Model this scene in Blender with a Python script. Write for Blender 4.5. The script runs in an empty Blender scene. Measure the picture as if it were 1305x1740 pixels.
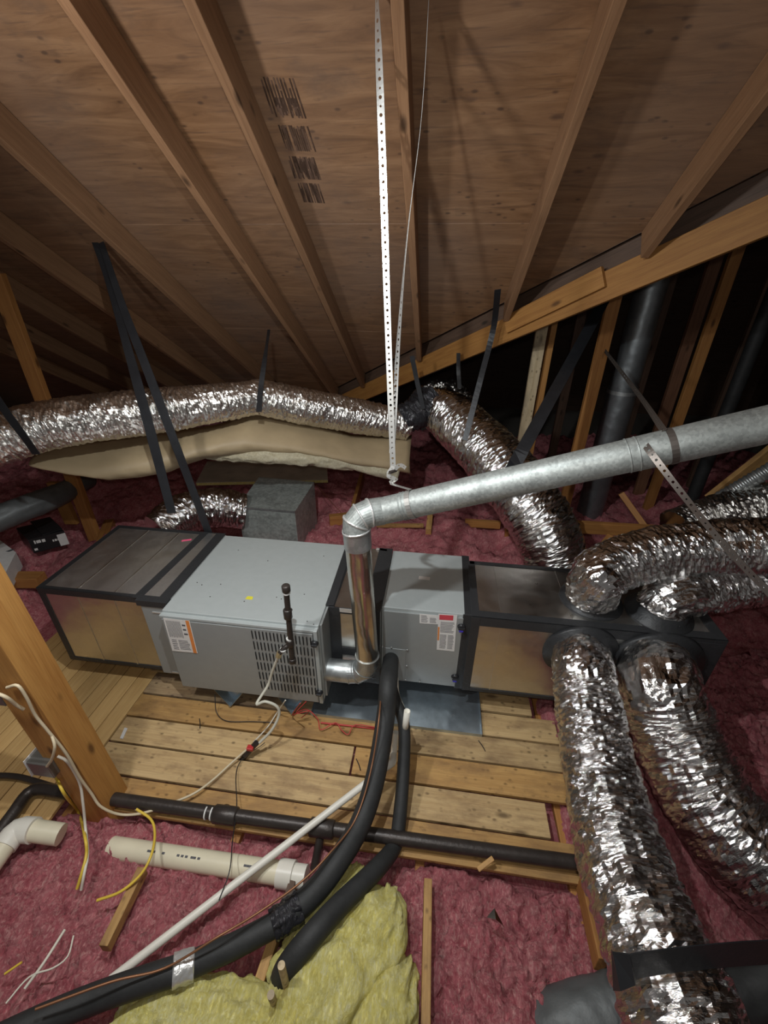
import bpy, math, random
import numpy as np
from mathutils import Vector, Matrix
random.seed(7); rng = np.random.RandomState(7)
C = bpy.context.scene.collection
SC = bpy.context.scene

# ------------------------------------------------------------------ camera
F_PX = 726.27
PITCH, YAW, ROLL = 0.5046, 0.1251, 0.0100
CAM = np.array([1.3396, -1.5077, 2.0615])
cp, sp, cy, sy = math.cos(PITCH), math.sin(PITCH), math.cos(YAW), math.sin(YAW)
FWD = np.array([-sy*cp, cy*cp, -sp]); _r = np.array([cy, sy, 0.0]); _u = np.cross(_r, FWD)
RGT = _r*math.cos(ROLL) + _u*math.sin(ROLL); UPV = -_r*math.sin(ROLL) + _u*math.cos(ROLL)
cam_d = bpy.data.cameras.new('camera'); cam = bpy.data.objects.new('camera', cam_d); C.objects.link(cam)
cam_d.sensor_fit = 'HORIZONTAL'; cam_d.sensor_width = 36.0; cam_d.lens = 36.0*F_PX/1305.0; cam_d.clip_start = 0.02
M = Matrix(((RGT[0], UPV[0], -FWD[0], CAM[0]), (RGT[1], UPV[1], -FWD[1], CAM[1]), (RGT[2], UPV[2], -FWD[2], CAM[2]), (0, 0, 0, 1)))
cam.matrix_world = M
SC.camera = cam
# ------------------------------------------------------------------ world, lamps, exposure
SC.view_settings.view_transform = 'Standard'; SC.view_settings.look = 'None'
SC.view_settings.gamma = 1.0; SC.view_settings.use_curve_mapping = False
SC.view_settings.exposure = 0.98
W = bpy.data.worlds.new('attic_air'); SC.world = W; W.use_nodes = True
W.node_tree.nodes['Background'].inputs[0].default_value = (0.55, 0.52, 0.50, 1)
W.node_tree.nodes['Background'].inputs[1].default_value = 0.10

def lamp(name, loc, power, radius, col):
    l = bpy.data.lights.new(name, 'POINT'); l.energy = power; l.shadow_soft_size = radius; l.color = col
    o = bpy.data.objects.new(name, l); o.location = loc; C.objects.link(o); return o
lamp('work_lamp', (0.02, -0.95, 2.32), 32, 0.07, (0.97, 0.97, 0.96))
hl = bpy.data.lights.new('head_lamp', 'SPOT'); hl.energy = 50; hl.shadow_soft_size = .02; hl.color = (.93, .98, 1.0); hl.spot_size = math.radians(150); hl.spot_blend = .9
ho = bpy.data.objects.new('head_lamp', hl); ho.location = (0.90, -0.60, 2.50); ho.rotation_euler = (math.radians(34), 0, 0); C.objects.link(ho)
lamp('camera_fill', (1.36, -1.50, 2.13), 15, 0.02, (1.0, 0.98, 0.95))  # fill light added beside the camera to brighten front faces and the back

# ------------------------------------------------------------------ helpers: pixels of the photograph to points on real planes
def ray(px, py): return FWD*F_PX + RGT*(px-652.5) + UPV*(870-py)
def Pz(px, py, z): d = ray(px, py); return CAM + d*(z-CAM[2])/d[2]
def Py(px, py, y): d = ray(px, py); return CAM + d*(y-CAM[1])/d[1]
def Px(px, py, x): d = ray(px, py); return CAM + d*(x-CAM[0])/d[0]
def Pd(px, py, dist): return CAM + ray(px, py)*dist/F_PX
NR = np.array([0, .5284, .8486])
def Pr(px, py, h=1.5): d = ray(px, py); return CAM + d*h/(d@NR)
def roof_z(y, h=1.5): return CAM[2] + (h - NR[1]*(y-CAM[1]))/NR[2]
def V(a): return np.asarray(a, float)
def unit(a): a = V(a); return a/ (np.linalg.norm(a)+1e-12)

def _hash(ix, iy, iz, s):
    h = (ix.astype(np.int64)*374761393 + iy.astype(np.int64)*668265263 + iz.astype(np.int64)*2147483647 + s*974711) & 0xffffffff
    h = ((h ^ (h >> 13))*1274126177) & 0xffffffff
    h = ((h ^ (h >> 16))*2246822519) & 0xffffffff
    return ((h ^ (h >> 15)) & 0xffffff)/float(0xffffff)
def vnoise(x, y, z=0.0, s=0):
    x, y, z = np.broadcast_arrays(V(x), V(y), V(z))
    ix, iy, iz = np.floor(x), np.floor(y), np.floor(z); fx, fy, fz = x-ix, y-iy, z-iz
    fx = fx*fx*(3-2*fx); fy = fy*fy*(3-2*fy); fz = fz*fz*(3-2*fz); o = 0
    for a in (0, 1):
        for b in (0, 1):
            for c in (0, 1):
                w = (fx if a else 1-fx)*(fy if b else 1-fy)*(fz if c else 1-fz)
                o = o + w*_hash(ix+a, iy+b, iz+c, s)
    return o*2-1
def fbm(x, y, z=0.0, s=0, oct=4, gain=.5):
    o = 0; a = 1; x, y, z = V(x), V(y), V(z)
    for i in range(oct):
        o = o + a*vnoise(x, y, z, s+i); x, y, z = x*2.03, y*2.03, z*2.03; a *= gain
    return o
def cells(x, y, s=0):                     # 1 in the middle of a tuft, 0 in the creases
    ix, iy = np.floor(x), np.floor(y); d1 = np.full(np.shape(x), 9.); d2 = np.full(np.shape(x), 9.)
    for a in (-1, 0, 1):
        for b in (-1, 0, 1):
            cx = ix+a+_hash(ix+a, iy+b, ix*0, s); cyy = iy+b+_hash(ix+a, iy+b, ix*0+1, s)
            d = np.hypot(x-cx, y-cyy); d2 = np.where(d < d1, d1, np.minimum(d2, d)); d1 = np.minimum(d1, d)
    return np.clip(d2-d1, 0, 1)

def tag(o, label=None, cat=None, group=None, kind=None):
    if label: o['label'] = label
    if cat: o['category'] = cat
    if group: o['group'] = group
    if kind: o['kind'] = kind
    return o
def raw(name, verts, faces, mat, parent=None, smooth=False, world=None, bevel=0, solid=0):
    me = bpy.data.meshes.new(name); me.from_pydata([tuple(v) for v in verts], [], [tuple(int(i) for i in f) for f in faces]); me.update()
    if mat: me.materials.append(mat)
    if smooth: me.polygons.foreach_set('use_smooth', [True]*len(me.polygons))
    o = bpy.data.objects.new(name, me); C.objects.link(o)
    if parent: o.parent = parent
    if world is not None: o.matrix_world = world
    if solid:
        m = o.modifiers.new('solid', 'SOLIDIFY'); m.thickness = solid; m.offset = 0
    if bevel:
        m = o.modifiers.new('bevel', 'BEVEL'); m.width = bevel; m.segments = 2; m.limit_method = 'ANGLE'; m.angle_limit = .9
    return o
def empty(name, loc, label, cat, group=None):
    o = bpy.data.objects.new(name, None); C.objects.link(o); o.location = Vector(loc); o.empty_display_size = .05
    tag(o, label, cat, group); o['_k'] = 1; del o['_k']; bpy.context.view_layer.update(); return o
def adopt(o, root):                       # parent without moving
    o.parent = root; o.matrix_parent_inverse = Matrix.Translation(-Vector(root.location)) if root.type == 'EMPTY' else Matrix()
    return o

class MB:
    def __init__(s): s.v = []; s.f = []
    def add(s, v, f):
        n = len(s.v); s.v += [tuple(map(float, p)) for p in v]; s.f += [tuple(int(i)+n for i in q) for q in f]; return s
    def hexa(s, p):                        # p: 4 bottom ccw then 4 top
        return s.add(p, [(3,2,1,0),(4,5,6,7),(0,1,5,4),(1,2,6,5),(2,3,7,6),(3,0,4,7)])
    def box(s, lo, hi):
        (a,b,c),(d,e,g) = lo, hi
        return s.hexa([(a,b,c),(d,b,c),(d,e,c),(a,e,c),(a,b,g),(d,b,g),(d,e,g),(a,e,g)])
    def slab(s, q, n):                     # quad of 4 points given thickness vector
        q = [V(p) for p in q]; n = V(n); return s.hexa([*q, *[p+n for p in q]])
    def tube(s, path, r, seg=16, caps=True, oval=None):
        path = [V(p) for p in path]; n = len(path); rr = r if hasattr(r, '__len__') else [r]*n
        T, N, B = frames(path); vv = []; ff = []
        for i in range(n):
            for k in range(seg):
                a = 2*math.pi*k/seg; vv.append(path[i]+rr[i]*(math.cos(a)*N[i]+math.sin(a)*B[i]))
        for i in range(n-1):
            for k in range(seg):
                a, b = i*seg+k, i*seg+(k+1) % seg; ff.append((a, b, b+seg, a+seg))
        if caps: ff.append(tuple(range(seg-1, -1, -1))); ff.append(tuple((n-1)*seg+k for k in range(seg)))
        return s.add(vv, ff)
    def build(s, name, mat, root=None, smooth=False, bevel=0, solid=0):
        o = raw(name, s.v, s.f, mat, None, smooth, bevel=bevel, solid=solid)
        if root: adopt(o, root)
        return o
def frames(path):
    P = np.array(path); n = len(P); T = np.zeros_like(P)
    T[1:-1] = P[2:]-P[:-2]; T[0] = P[1]-P[0]; T[-1] = P[-1]-P[-2]
    T /= np.linalg.norm(T, axis=1)[:, None]+1e-12
    ref = V([0, 0, 1]) if abs(T[0][2]) < .9 else V([0, 1, 0])
    N = np.zeros_like(P); N[0] = unit(ref - T[0]*(ref@T[0]))
    for i in range(1, n): N[i] = unit(N[i-1]-T[i]*(N[i-1]@T[i]))
    return T, N, np.cross(T, N)
def spline(pts, step=.02, ends=True):
    P = [V(p) for p in pts]; 
    if len(P) == 2:
        n = max(2, int(np.linalg.norm(P[1]-P[0])/step)); return [P[0]+(P[1]-P[0])*t for t in np.linspace(0, 1, n+1)]
    Q = [2*P[0]-P[1]] + P + [2*P[-1]-P[-2]]; out = []
    for i in range(1, len(Q)-2):
        a, b, c, d = Q[i-1:i+3]; n = max(2, int(np.linalg.norm(c-b)/step))
        for k in range(n):
            t = k/n; out.append(.5*((2*b)+(-a+c)*t+(2*a-5*b+4*c-d)*t*t+(-a+3*b-3*c+d)*t**3))
    out.append(P[-1]); return out
def tubeobj(name, pts, r, mat, root=None, seg=14, step=.02, curve=True, smooth=True):
    pth = spline(pts, step) if curve else [V(p) for p in pts]
    if hasattr(r, '__len__'): r = list(np.interp(np.linspace(0, 1, len(pth)), np.linspace(0, 1, len(r)), r))
    o = MB().tube(pth, r, seg).build(name, mat, root, smooth)
    m = o.modifiers.new('e', 'EDGE_SPLIT'); m.split_angle = 1.0
    return o
def beam(name, p0, p1, w, d, mat, root=None, up=(0, 0, 1), bevel=.003, rag=0):
    """board with local X along its length, local Y width w, local Z depth d"""
    p0, p1 = V(p0), V(p1); L = np.linalg.norm(p1-p0); x = (p1-p0)/L; z = unit(V(up)-x*(V(up)@x)); y = np.cross(z, x)
    m = MB().box((0, -w/2, -d/2), (L, w/2, d/2))
    W4 = Matrix(((x[0], y[0], z[0], p0[0]), (x[1], y[1], z[1], p0[1]), (x[2], y[2], z[2], p0[2]), (0, 0, 0, 1)))
    o = raw(name, m.v, m.f, mat, None, False, bevel=bevel)
    if root: o.parent = root; o.matrix_parent_inverse = Matrix.Translation(-Vector(root.location))
    o.matrix_basis = W4 if not root else W4
    return o
def ribbon(name, pts, width, side, mat, root=None, thick=.003, curve=True, step=.03, twist=None):
    pth = spline(pts, step) if curve else [V(p) for p in pts]; n = len(pth); vv = []; ff = []
    T, _, _ = frames(pth); sd = side if isinstance(side, list) else [side]*n
    for i, p in enumerate(pth):
        s = V(side if not isinstance(side, list) else side[min(len(side)-1, int(i*len(side)/n))]); s = unit(s - T[i]*(s@T[i])); w = width if not hasattr(width, '__len__') else np.interp(i/(n-1), np.linspace(0, 1, len(width)), width)
        if twist: a = twist[0]+(twist[1]-twist[0])*i/(n-1); s = s*math.cos(a)+np.cross(T[i], s)*math.sin(a)
        vv += [p-s*w/2, p+s*w/2]
        if i: ff.append((2*i-2, 2*i-1, 2*i+1, 2*i))
    return MB().add(vv, ff).build(name, mat, root, False, solid=thick)
def perforated(name, pts, width, side, mat, root=None, pitch=.022, twist=None, thick=.0012):
    pth = spline(pts, .01); P = np.array(pth); L = np.r_[0, np.cumsum(np.linalg.norm(np.diff(P, axis=0), axis=1))]
    n = max(2, int(L[-1]/pitch)); u = np.linspace(0, L[-1], n+1); T, _, _ = frames(pth)
    at = lambda s: np.array([np.interp(s, L, P[:, k]) for k in range(3)]); tt = lambda s: unit([np.interp(s, L, T[:, k]) for k in range(3)])
    def fr(s):
        t = tt(s); f = s/L[-1]; sd = unit(V(side)-t*(V(side)@t))
        if twist: a = np.interp(f, np.linspace(0, 1, len(twist)), twist); sd = sd*math.cos(a)+np.cross(t, sd)*math.sin(a)
        return at(s), t, sd
    m = MB()
    for i in range(n):
        a, b = u[i], u[i+1]; c = (a+b)/2; r = (.0052 if i % 2 else .0034)*width/.024; w = width/2
        out = [(a, -w), (c, -w), (b, -w), (b, 0), (b, w), (c, w), (a, w), (a, 0)]
        vv = []
        for s, q in out: p, t, sd = fr(s); vv.append(p+sd*q)
        p, t, sd = fr(c)
        for k in range(8):
            an = math.atan2(out[k][1], (out[k][0]-c)); vv.append(p+t*r*math.cos(an)+sd*r*math.sin(an))
        m.add(vv, [(k, (k+1) % 8, 8+(k+1) % 8, 8+k) for k in range(8)])
    return m.build(name, mat, root, False, solid=thick)
def flex(name, pts, radii, mat, root=None, amp=.008, seed=0, seg=80, step=.0075, folds=42, sag=0, facet=False):
    pth = np.array(spline(pts, step)); n = len(pth)
    R0 = np.interp(np.linspace(0, 1, n), np.linspace(0, 1, len(radii)), radii)
    T, N, B = frames(list(pth)); L = np.r_[0, np.cumsum(np.linalg.norm(np.diff(pth, axis=0), axis=1))]
    a = np.arange(seg)*2*math.pi/seg; A, S = np.meshgrid(a, L)
    ca, sa = np.cos(A), np.sin(A)
    sk = S + .03*vnoise(ca*1.3, sa*1.3, S*5, seed+9) 
    w1 = vnoise(sk*folds, ca*1.6, sa*1.6, seed); w2 = vnoise(sk*folds*2.2, ca*4, sa*4, seed+3); w3 = vnoise(S*9, ca*2.5, sa*2.5, seed+5)
    w4 = vnoise(S*folds*1.1+A*2.2, ca*5, sa*5, seed+7)
    if facet: w2 = w2*1.5+.8*(_hash(np.floor(S*90), np.floor(A*7+S*20), 0*S.astype(int), seed+2)-.5)
    ridge = 1-np.abs(w1)*2
    dsp = amp*(.9*ridge+.55*w2+.9*w3+.5*(1-2*np.abs(w4)))
    Rr = R0[:, None]+dsp
    vv = pth[:, None, :]+Rr[..., None]*(ca[..., None]*N[:, None, :]+sa[..., None]*B[:, None, :])
    idx = np.arange(n*seg).reshape(n, seg); i2 = np.roll(idx, -1, 1)
    ff = np.stack([idx[:-1], i2[:-1], i2[1:], idx[1:]], -1).reshape(-1, 4)
    faces = [tuple(q) for q in ff]+[tuple(idx[0][::-1]), tuple(idx[-1])]
    o = raw(name, vv.reshape(-1, 3), faces, mat, None, not facet)
    vcoord = (A/(2*math.pi))*2*math.pi*float(np.mean(R0)); uvl = o.data.uv_layers.new(name='UVMap'); k1 = np.arange(seg+1); per = 2*math.pi*float(np.mean(R0))
    ii, kk = np.meshgrid(np.arange(n-1), np.arange(seg), indexing='ij'); u0 = S[ii, kk]; u1 = S[ii+1, kk]; v0 = kk/seg*per; v1 = (kk+1)/seg*per
    uvs = np.stack([u0, v0, u0, v1, u1, v1, u1, v0], -1).reshape(-1); full = np.zeros(len(o.data.loops)*2); full[:len(uvs)] = uvs; uvl.data.foreach_set('uv', full)
    if root: adopt(o, root)
    return o

# ------------------------------------------------------------------ materials
def new(name):
    m = bpy.data.materials.new(name); m.use_nodes = True; nt = m.node_tree; b = nt.nodes['Principled BSDF']; return m, nt, b
def nd(nt, t, **k):
    n = nt.nodes.new(t)
    for a, v in k.items():
        if a in n.inputs: n.inputs[a].default_value = v
        else: setattr(n, a, v)
    return n
def coords(nt, scale=(1, 1, 1), rnd=False, kind='Object'):
    tc = nd(nt, 'ShaderNodeTexCoord'); mp = nd(nt, 'ShaderNodeMapping'); mp.inputs['Scale'].default_value = scale
    nt.links.new(tc.outputs[kind], mp.inputs[0])
    if rnd:
        oi = nd(nt, 'ShaderNodeObjectInfo'); mu = nd(nt, 'ShaderNodeMath', operation='MULTIPLY'); mu.inputs[1].default_value = 37.0
        nt.links.new(oi.outputs['Random'], mu.inputs[0]); nt.links.new(mu.outputs[0], mp.inputs['Location'])
    return mp.outputs[0]
def ramp(nt, fac, stops):
    r = nd(nt, 'ShaderNodeValToRGB'); e = r.color_ramp.elements
    while len(e) < len(stops): e.new(.5)
    for i, (p, c) in enumerate(stops): e[i].position = p; e[i].color = (*c, 1)
    nt.links.new(fac, r.inputs[0]); return r.outputs[0]
def mix(nt, f, a, b, mode='MIX'):
    m = nd(nt, 'ShaderNodeMix', data_type='RGBA', blend_type=mode)
    for s, v in ((0, f), (6, a), (7, b)):
        if hasattr(v, 'is_output'): nt.links.new(v, m.inputs[s])
        else: m.inputs[s].default_value = v if s == 0 else (*v, 1)
    return m.outputs[2]
def bump(nt, b, h, st, dist=.01):
    n = nd(nt, 'ShaderNodeBump'); n.inputs['Strength'].default_value = st; n.inputs['Distance'].default_value = dist
    nt.links.new(h, n.inputs['Height']); nt.links.new(n.outputs[0], b.inputs['Normal'])
def noise(nt, co, sc, det=4, rough=.55, dist=0):
    n = nd(nt, 'ShaderNodeTexNoise'); n.inputs['Scale'].default_value = sc; n.inputs['Detail'].default_value = det
    n.inputs['Roughness'].default_value = rough; n.inputs['Distortion'].default_value = dist; nt.links.new(co, n.inputs[0]); return n.outputs[0]
def flat(name, col, rough=.5, metal=0, bmp=0, bs=60, spec=.5, var=.12):
    m, nt, b = new(name); co = coords(nt); n = noise(nt, co, bs*.3, 5)
    c = mix(nt, ramp(nt, n, [(.3, (1-var,)*3), (.7, (1+var*.3,)*3)]), col, col)
    mm = nd(nt, 'ShaderNodeMix', data_type='RGBA', blend_type='MULTIPLY'); mm.inputs[0].default_value = 1
    mm.inputs[6].default_value = (*col, 1); nt.links.new(ramp(nt, n, [(.3, (1-var,)*3), (.7, (1, 1, 1))]), mm.inputs[7])
    nt.links.new(mm.outputs[2], b.inputs['Base Color']); b.inputs['Roughness'].default_value = rough; b.inputs['Metallic'].default_value = metal
    b.inputs['Specular IOR Level'].default_value = spec
    if bmp: bump(nt, b, noise(nt, co, bs, 4), bmp, .004)
    return m
def wood(name, light, dark, rough=.65, knots=True, stain=None, gs=1.0):
    m, nt, b = new(name)
    co = coords(nt, (1.6*gs, 26*gs, 26*gs), True); g = noise(nt, co, 1.6, 5, .6, .8)
    co2 = coords(nt, (5, 160, 160), True); g2 = noise(nt, co2, 1.5, 2)
    c = ramp(nt, g, [(.3, dark), (.62, light)])
    c = mix(nt, .22, c, ramp(nt, g2, [(.35, tuple(x*.6 for x in dark)), (.6, light)]))
    if knots:
        co3 = coords(nt, (3.5, 9, 9), True); v = nd(nt, 'ShaderNodeTexVoronoi'); v.inputs['Scale'].default_value = 1.0; nt.links.new(co3, v.inputs[0])
        k = ramp(nt, v.outputs['Distance'], [(.06, (1, 1, 1)), (.16, (0, 0, 0))]); c = mix(nt, k, c, tuple(x*.42 for x in dark))
    if stain:
        sv = nd(nt, 'ShaderNodeTexVoronoi'); sv.inputs['Scale'].default_value = 1.0; nt.links.new(coords(nt, (22, 34, 34), True), sv.inputs[0])
        sn = noise(nt, coords(nt, (1, 1, 1), True), 6, 4, .7); sm = mix(nt, 1.0, ramp(nt, sv.outputs['Distance'], [(.12, (1, 1, 1)), (.3, (0, 0, 0))]), ramp(nt, sn, [(.44, (0, 0, 0)), (.54, (.9,)*3)]), 'MULTIPLY')
        c = mix(nt, sm, c, tuple(x*.45 for x in dark))
        s = noise(nt, coords(nt, (2, 5, 5), True), 2.2, 6, .65); c = mix(nt, ramp(nt, s, [(.46, (0, 0, 0)), (.66, (.8,)*3)]), c, stain)
    oi = nd(nt, 'ShaderNodeObjectInfo'); hs = nd(nt, 'ShaderNodeHueSaturation'); mr = nd(nt, 'ShaderNodeMapRange')
    mr.inputs[3].default_value = .82; mr.inputs[4].default_value = 1.12; nt.links.new(oi.outputs['Random'], mr.inputs[0]); nt.links.new(mr.outputs[0], hs.inputs['Value'])
    nt.links.new(c, hs.inputs['Color']); nt.links.new(hs.outputs[0], b.inputs['Base Color'])
    b.inputs['Roughness'].default_value = rough; bump(nt, b, g2, .25, .003); return m
m_rafter = wood('rafter_pine', (.29, .158, .080), (.21, .108, .052))
m_stud = wood('stud_fir', (.40, .185, .05), (.28, .11, .028))
m_beam = wood('orange_fir', (.42, .20, .05), (.30, .125, .028))
m_post = wood('aged_post', (.46, .23, .06), (.34, .145, .03), gs=.5)
m_pale = wood('pale_pine', (.62, .50, .32), (.48, .36, .2), stain=(.3, .24, .16))
m_plank = wood('plank_pale', (.57, .40, .195), (.42, .27, .12), stain=(.25, .155, .075))
m_plank2 = wood('plank_amber', (.56, .33, .115), (.42, .225, .07), stain=(.28, .155, .06))
m_plank3 = wood('plank_stained', (.46, .33, .18), (.30, .19, .10), stain=(.13, .085, .06))
m_lath = wood('tongue_board', (.60, .39, .16), (.50, .30, .11), knots=False)
m_stud_shade = wood('shaded_stud_wood', (.22, .10, .05), (.14, .06, .03)); m_dark = wood('dark_shade_wood', (.12, .07, .045), (.07, .04, .025))  # darker wood copies, the fading attic light is put into their colour
def plywood():
    m, nt, b = new('plywood_deck'); co = coords(nt, (1.1, 7, 7))
    g = noise(nt, co, 2.2, 6, .62, 1.2); c = ramp(nt, g, [(.28, (.155, .076, .034)), (.5, (.245, .128, .060)), (.72, (.33, .185, .092))])
    v = nd(nt, 'ShaderNodeTexVoronoi'); v.inputs['Scale'].default_value = 1.0; nt.links.new(coords(nt, (5, 11, 11)), v.inputs[0])
    n2 = noise(nt, coords(nt, (1, 1, 1)), 3.0, 3)
    k = ramp(nt, v.outputs['Distance'], [(.07, (1, 1, 1)), (.17, (0, 0, 0))])
    kk = mix(nt, 1.0, k, ramp(nt, n2, [(.48, (0, 0, 0)), (.56, (.85,)*3)]), 'MULTIPLY'); c = mix(nt, kk, c, (.10, .052, .03))
    st = noise(nt, coords(nt, (4, 60, 60)), 1.4, 3); c = mix(nt, ramp(nt, st, [(.58, (0, 0, 0)), (.70, (.65,)*3)]), c, (.14, .075, .042))
    sv = nd(nt, 'ShaderNodeTexVoronoi'); sv.inputs['Scale'].default_value = 1.0; nt.links.new(coords(nt, (13, 24, 24)), sv.inputs[0])
    c = mix(nt, mix(nt, 1.0, ramp(nt, sv.outputs['Distance'], [(.10, (1, 1, 1)), (.22, (0, 0, 0))]), ramp(nt, noise(nt, coords(nt), 5, 3), [(.5, (0, 0, 0)), (.58, (.8,)*3)]), 'MULTIPLY'), c, (.07, .036, .02))
    sp3 = noise(nt, coords(nt, (1.5, 2.5, 2.5)), 1.6, 5, .7); c = mix(nt, ramp(nt, sp3, [(.56, (0, 0, 0)), (.68, (.55,)*3)]), c, (.13, .075, .045))
    dust = noise(nt, coords(nt), .8, 4); c = mix(nt, ramp(nt, dust, [(.38, (0, 0, 0)), (.66, (.42,)*3)]), c, (.23, .17, .135))
    nt.links.new(c, b.inputs['Base Color']); b.inputs['Roughness'].default_value = .6; bump(nt, b, g, .25, .006); return m
m_ply = plywood()
def pinkmat(name, a, bcol, ccol, hi):
    m, nt, b = new(name); co = coords(nt)
    n = noise(nt, co, 14, 8, .75); c = ramp(nt, n, [(.30, a), (.47, bcol), (.62, ccol), (.76, hi)])
    f = noise(nt, coords(nt, (1, .45, 1)), 75, 4, .7, 1.2); c = mix(nt, .55, c, ramp(nt, f, [(.34, a), (.5, bcol), (.68, hi)]))
    n2 = noise(nt, coords(nt), 2.5, 3); c = mix(nt, ramp(nt, n2, [(.5, (0, 0, 0)), (.72, (.4,)*3)]), c, tuple(x*.62 for x in bcol))
    nt.links.new(c, b.inputs['Base Color']); b.inputs['Roughness'].default_value = 1; b.inputs['Specular IOR Level'].default_value = .1
    w = noise(nt, coords(nt, (1, .5, 1)), 60, 6, .85, 1.5); bump(nt, b, w, .9, .012); return m
m_pink = pinkmat('pink_fibreglass', (.34, .065, .085), (.53, .165, .185), (.68, .28, .29), (.82, .54, .48))
m_yellow = pinkmat('yellow_fibreglass', (.72, .60, .13), (.86, .78, .26), (.93, .87, .42), (.95, .92, .64))
def foil(name, col=(.80, .79, .78), rough=.15, sc=.9, st=.45):
    m, nt, b = new(name); uv = lambda a, c: coords(nt, (a*sc, c*sc, 1), False, 'UV')
    n1 = noise(nt, uv(34, 7), 1.0, 6, .62, 1.6); n2 = noise(nt, uv(70, 24), 1.0, 3, .6, 1.0)
    v = nd(nt, 'ShaderNodeTexVoronoi'); v.feature = 'DISTANCE_TO_EDGE'; v.inputs['Scale'].default_value = 1.0
    wv = noise(nt, uv(12, 12), 1.0, 3); mp = coords(nt, (38*sc, 11*sc, 1), False, 'UV')
    va = nd(nt, 'ShaderNodeVectorMath', operation='ADD'); nt.links.new(mp, va.inputs[0]); nt.links.new(wv, va.inputs[1]); nt.links.new(va.outputs[0], v.inputs[0])
    a1 = nd(nt, 'ShaderNodeMath', operation='ADD'); nt.links.new(n1, a1.inputs[0])
    m1 = nd(nt, 'ShaderNodeMath', operation='MULTIPLY'); m1.inputs[1].default_value = .7; nt.links.new(v.outputs['Distance'], m1.inputs[0]); nt.links.new(m1.outputs[0], a1.inputs[1])
    a2 = nd(nt, 'ShaderNodeMath', operation='ADD'); nt.links.new(a1.outputs[0], a2.inputs[0]); m2 = nd(nt, 'ShaderNodeMath', operation='MULTIPLY'); m2.inputs[1].default_value = .35
    nt.links.new(n2, m2.inputs[0]); nt.links.new(m2.outputs[0], a2.inputs[1])
    big = noise(nt, coords(nt), 5, 3); c = ramp(nt, big, [(.35, tuple(x*.8 for x in col)), (.65, col)])
    nt.links.new(c, b.inputs['Base Color'])
    b.inputs['Metallic'].default_value = 1; b.inputs['Roughness'].default_value = rough; bump(nt, b, a2.outputs[0], st, .016); return m
m_foil = foil('foil_jacket'); m_foil_shaded = foil('foil_jacket_shaded', (.55, .53, .50), .25)  # the second foil is a darker copy with shade put into its colour
m_foil_pale = foil('foil_jacket_satin', (.84, .82, .78), .26, 1.1, .4)
def galv(name, col=(.55, .58, .58), rough=.38, sp=40, metal=.85, blot=.35):
    m, nt, b = new(name); co = coords(nt)
    v = nd(nt, 'ShaderNodeTexVoronoi'); v.inputs['Scale'].default_value = sp; nt.links.new(co, v.inputs[0])
    lo = tuple(x*(1-blot) for x in col); c = mix(nt, .5, ramp(nt, v.outputs['Color'], [(.2, lo), (.8, col)]), ramp(nt, noise(nt, co, 9, 6, .7), [(.35, lo), (.62, col)]))
    nt.links.new(c, b.inputs['Base Color']); b.inputs['Metallic'].default_value = metal
    r = nd(nt, 'ShaderNodeMapRange'); r.inputs[3].default_value = rough-.1; r.inputs[4].default_value = rough+.15
    nt.links.new(noise(nt, co, 14, 4), r.inputs[0]); nt.links.new(r.outputs[0], b.inputs['Roughness']); bump(nt, b, noise(nt, co, 5, 2), .25, .04); return m
m_galv = galv('galvanised_steel'); m_duct = galv('duct_sheet_metal', (.66, .65, .62), .30, 70, 1, .06)
m_pan = galv('pan_metal', (.50, .58, .64), .3, 60, .9, .15); m_ventst = galv('vent_metal', (.45, .48, .46), .5, 110, .6, .45)
m_vents = galv('vent_bright_metal', (.62, .58, .52), .2, 20, 1, .1); m_stack = galv('stack_metal', (.26, .28, .29), .4, 20, .8, .2)
m_duct_lit = galv('duct_metal_lit_top', (.80, .80, .79), .34, 70, .95, .12); m_box = galv('spangled_dusty_steel', (.46, .50, .47), .5, 55, .5, .5)  # duct top metal is a brighter copy, reflected lamp light in its colour
m_cab = flat('painted_grey_cabinet', (.42, .455, .45), .38, .1, .05, 90, .5, .05)
m_door = flat('painted_grey_door', (.30, .315, .31), .36, .15, .05, 90, .5, .05)
m_tape = flat('black_mastic_tape', (.030, .031, .033), .45, 0, .5, 50, .4)
m_strap = flat('black_duct_strap', (.019, .020, .023), .42, 0, .3, 40, .5, .3)
m_slot = flat('slot_black', (.075, .073, .07), .7)
m_steel = flat('strap_steel', (.66, .65, .62), .35, .75, 0, 40); m_rust = flat('strap_dark_steel', (.16, .14, .125), .4, .7)
m_iron = flat('black_iron', (.055, .045, .04), .38, .35, .3, 60, .5, .3); m_dope = flat('thread_dope', (.75, .75, .72), .6)
m_flexgas = flat('coated_gas_line', (.62, .60, .5), .35); m_red = flat('red_plastic', (.5, .03, .03), .4)
m_foam = flat('black_foam_tube', (.03, .031, .031), .62, 0, .25, 70, .4, .3)
m_pvc = flat('white_pvc', (.80, .77, .68), .35, 0, 0, 30, .5, .08); m_pvcy = flat('aged_pvc', (.76, .70, .52), .4, 0, 0, 30, .5, .1)
m_cream = flat('cream_cable', (.66, .56, .38), .5); m_yel = flat('yellow_cable', (.78, .55, .07), .45); m_wcab = flat('white_cable', (.75, .71, .6), .5)
m_cud = flat('dull_copper', (.30, .14, .07), .45, .6); m_copper = flat('copper', (.62, .27, .12), .3, .9); m_redw = flat('red_wire', (.55, .06, .05), .5); m_blk = flat('black_plastic', (.02, .02, .022), .35)
m_blue = flat('blue_plastic', (.04, .03, .35), .35); m_white = flat('white_paper', (.75, .73, .70), .6); m_ink = flat('ink', (.10, .10, .11), .7)
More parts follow.
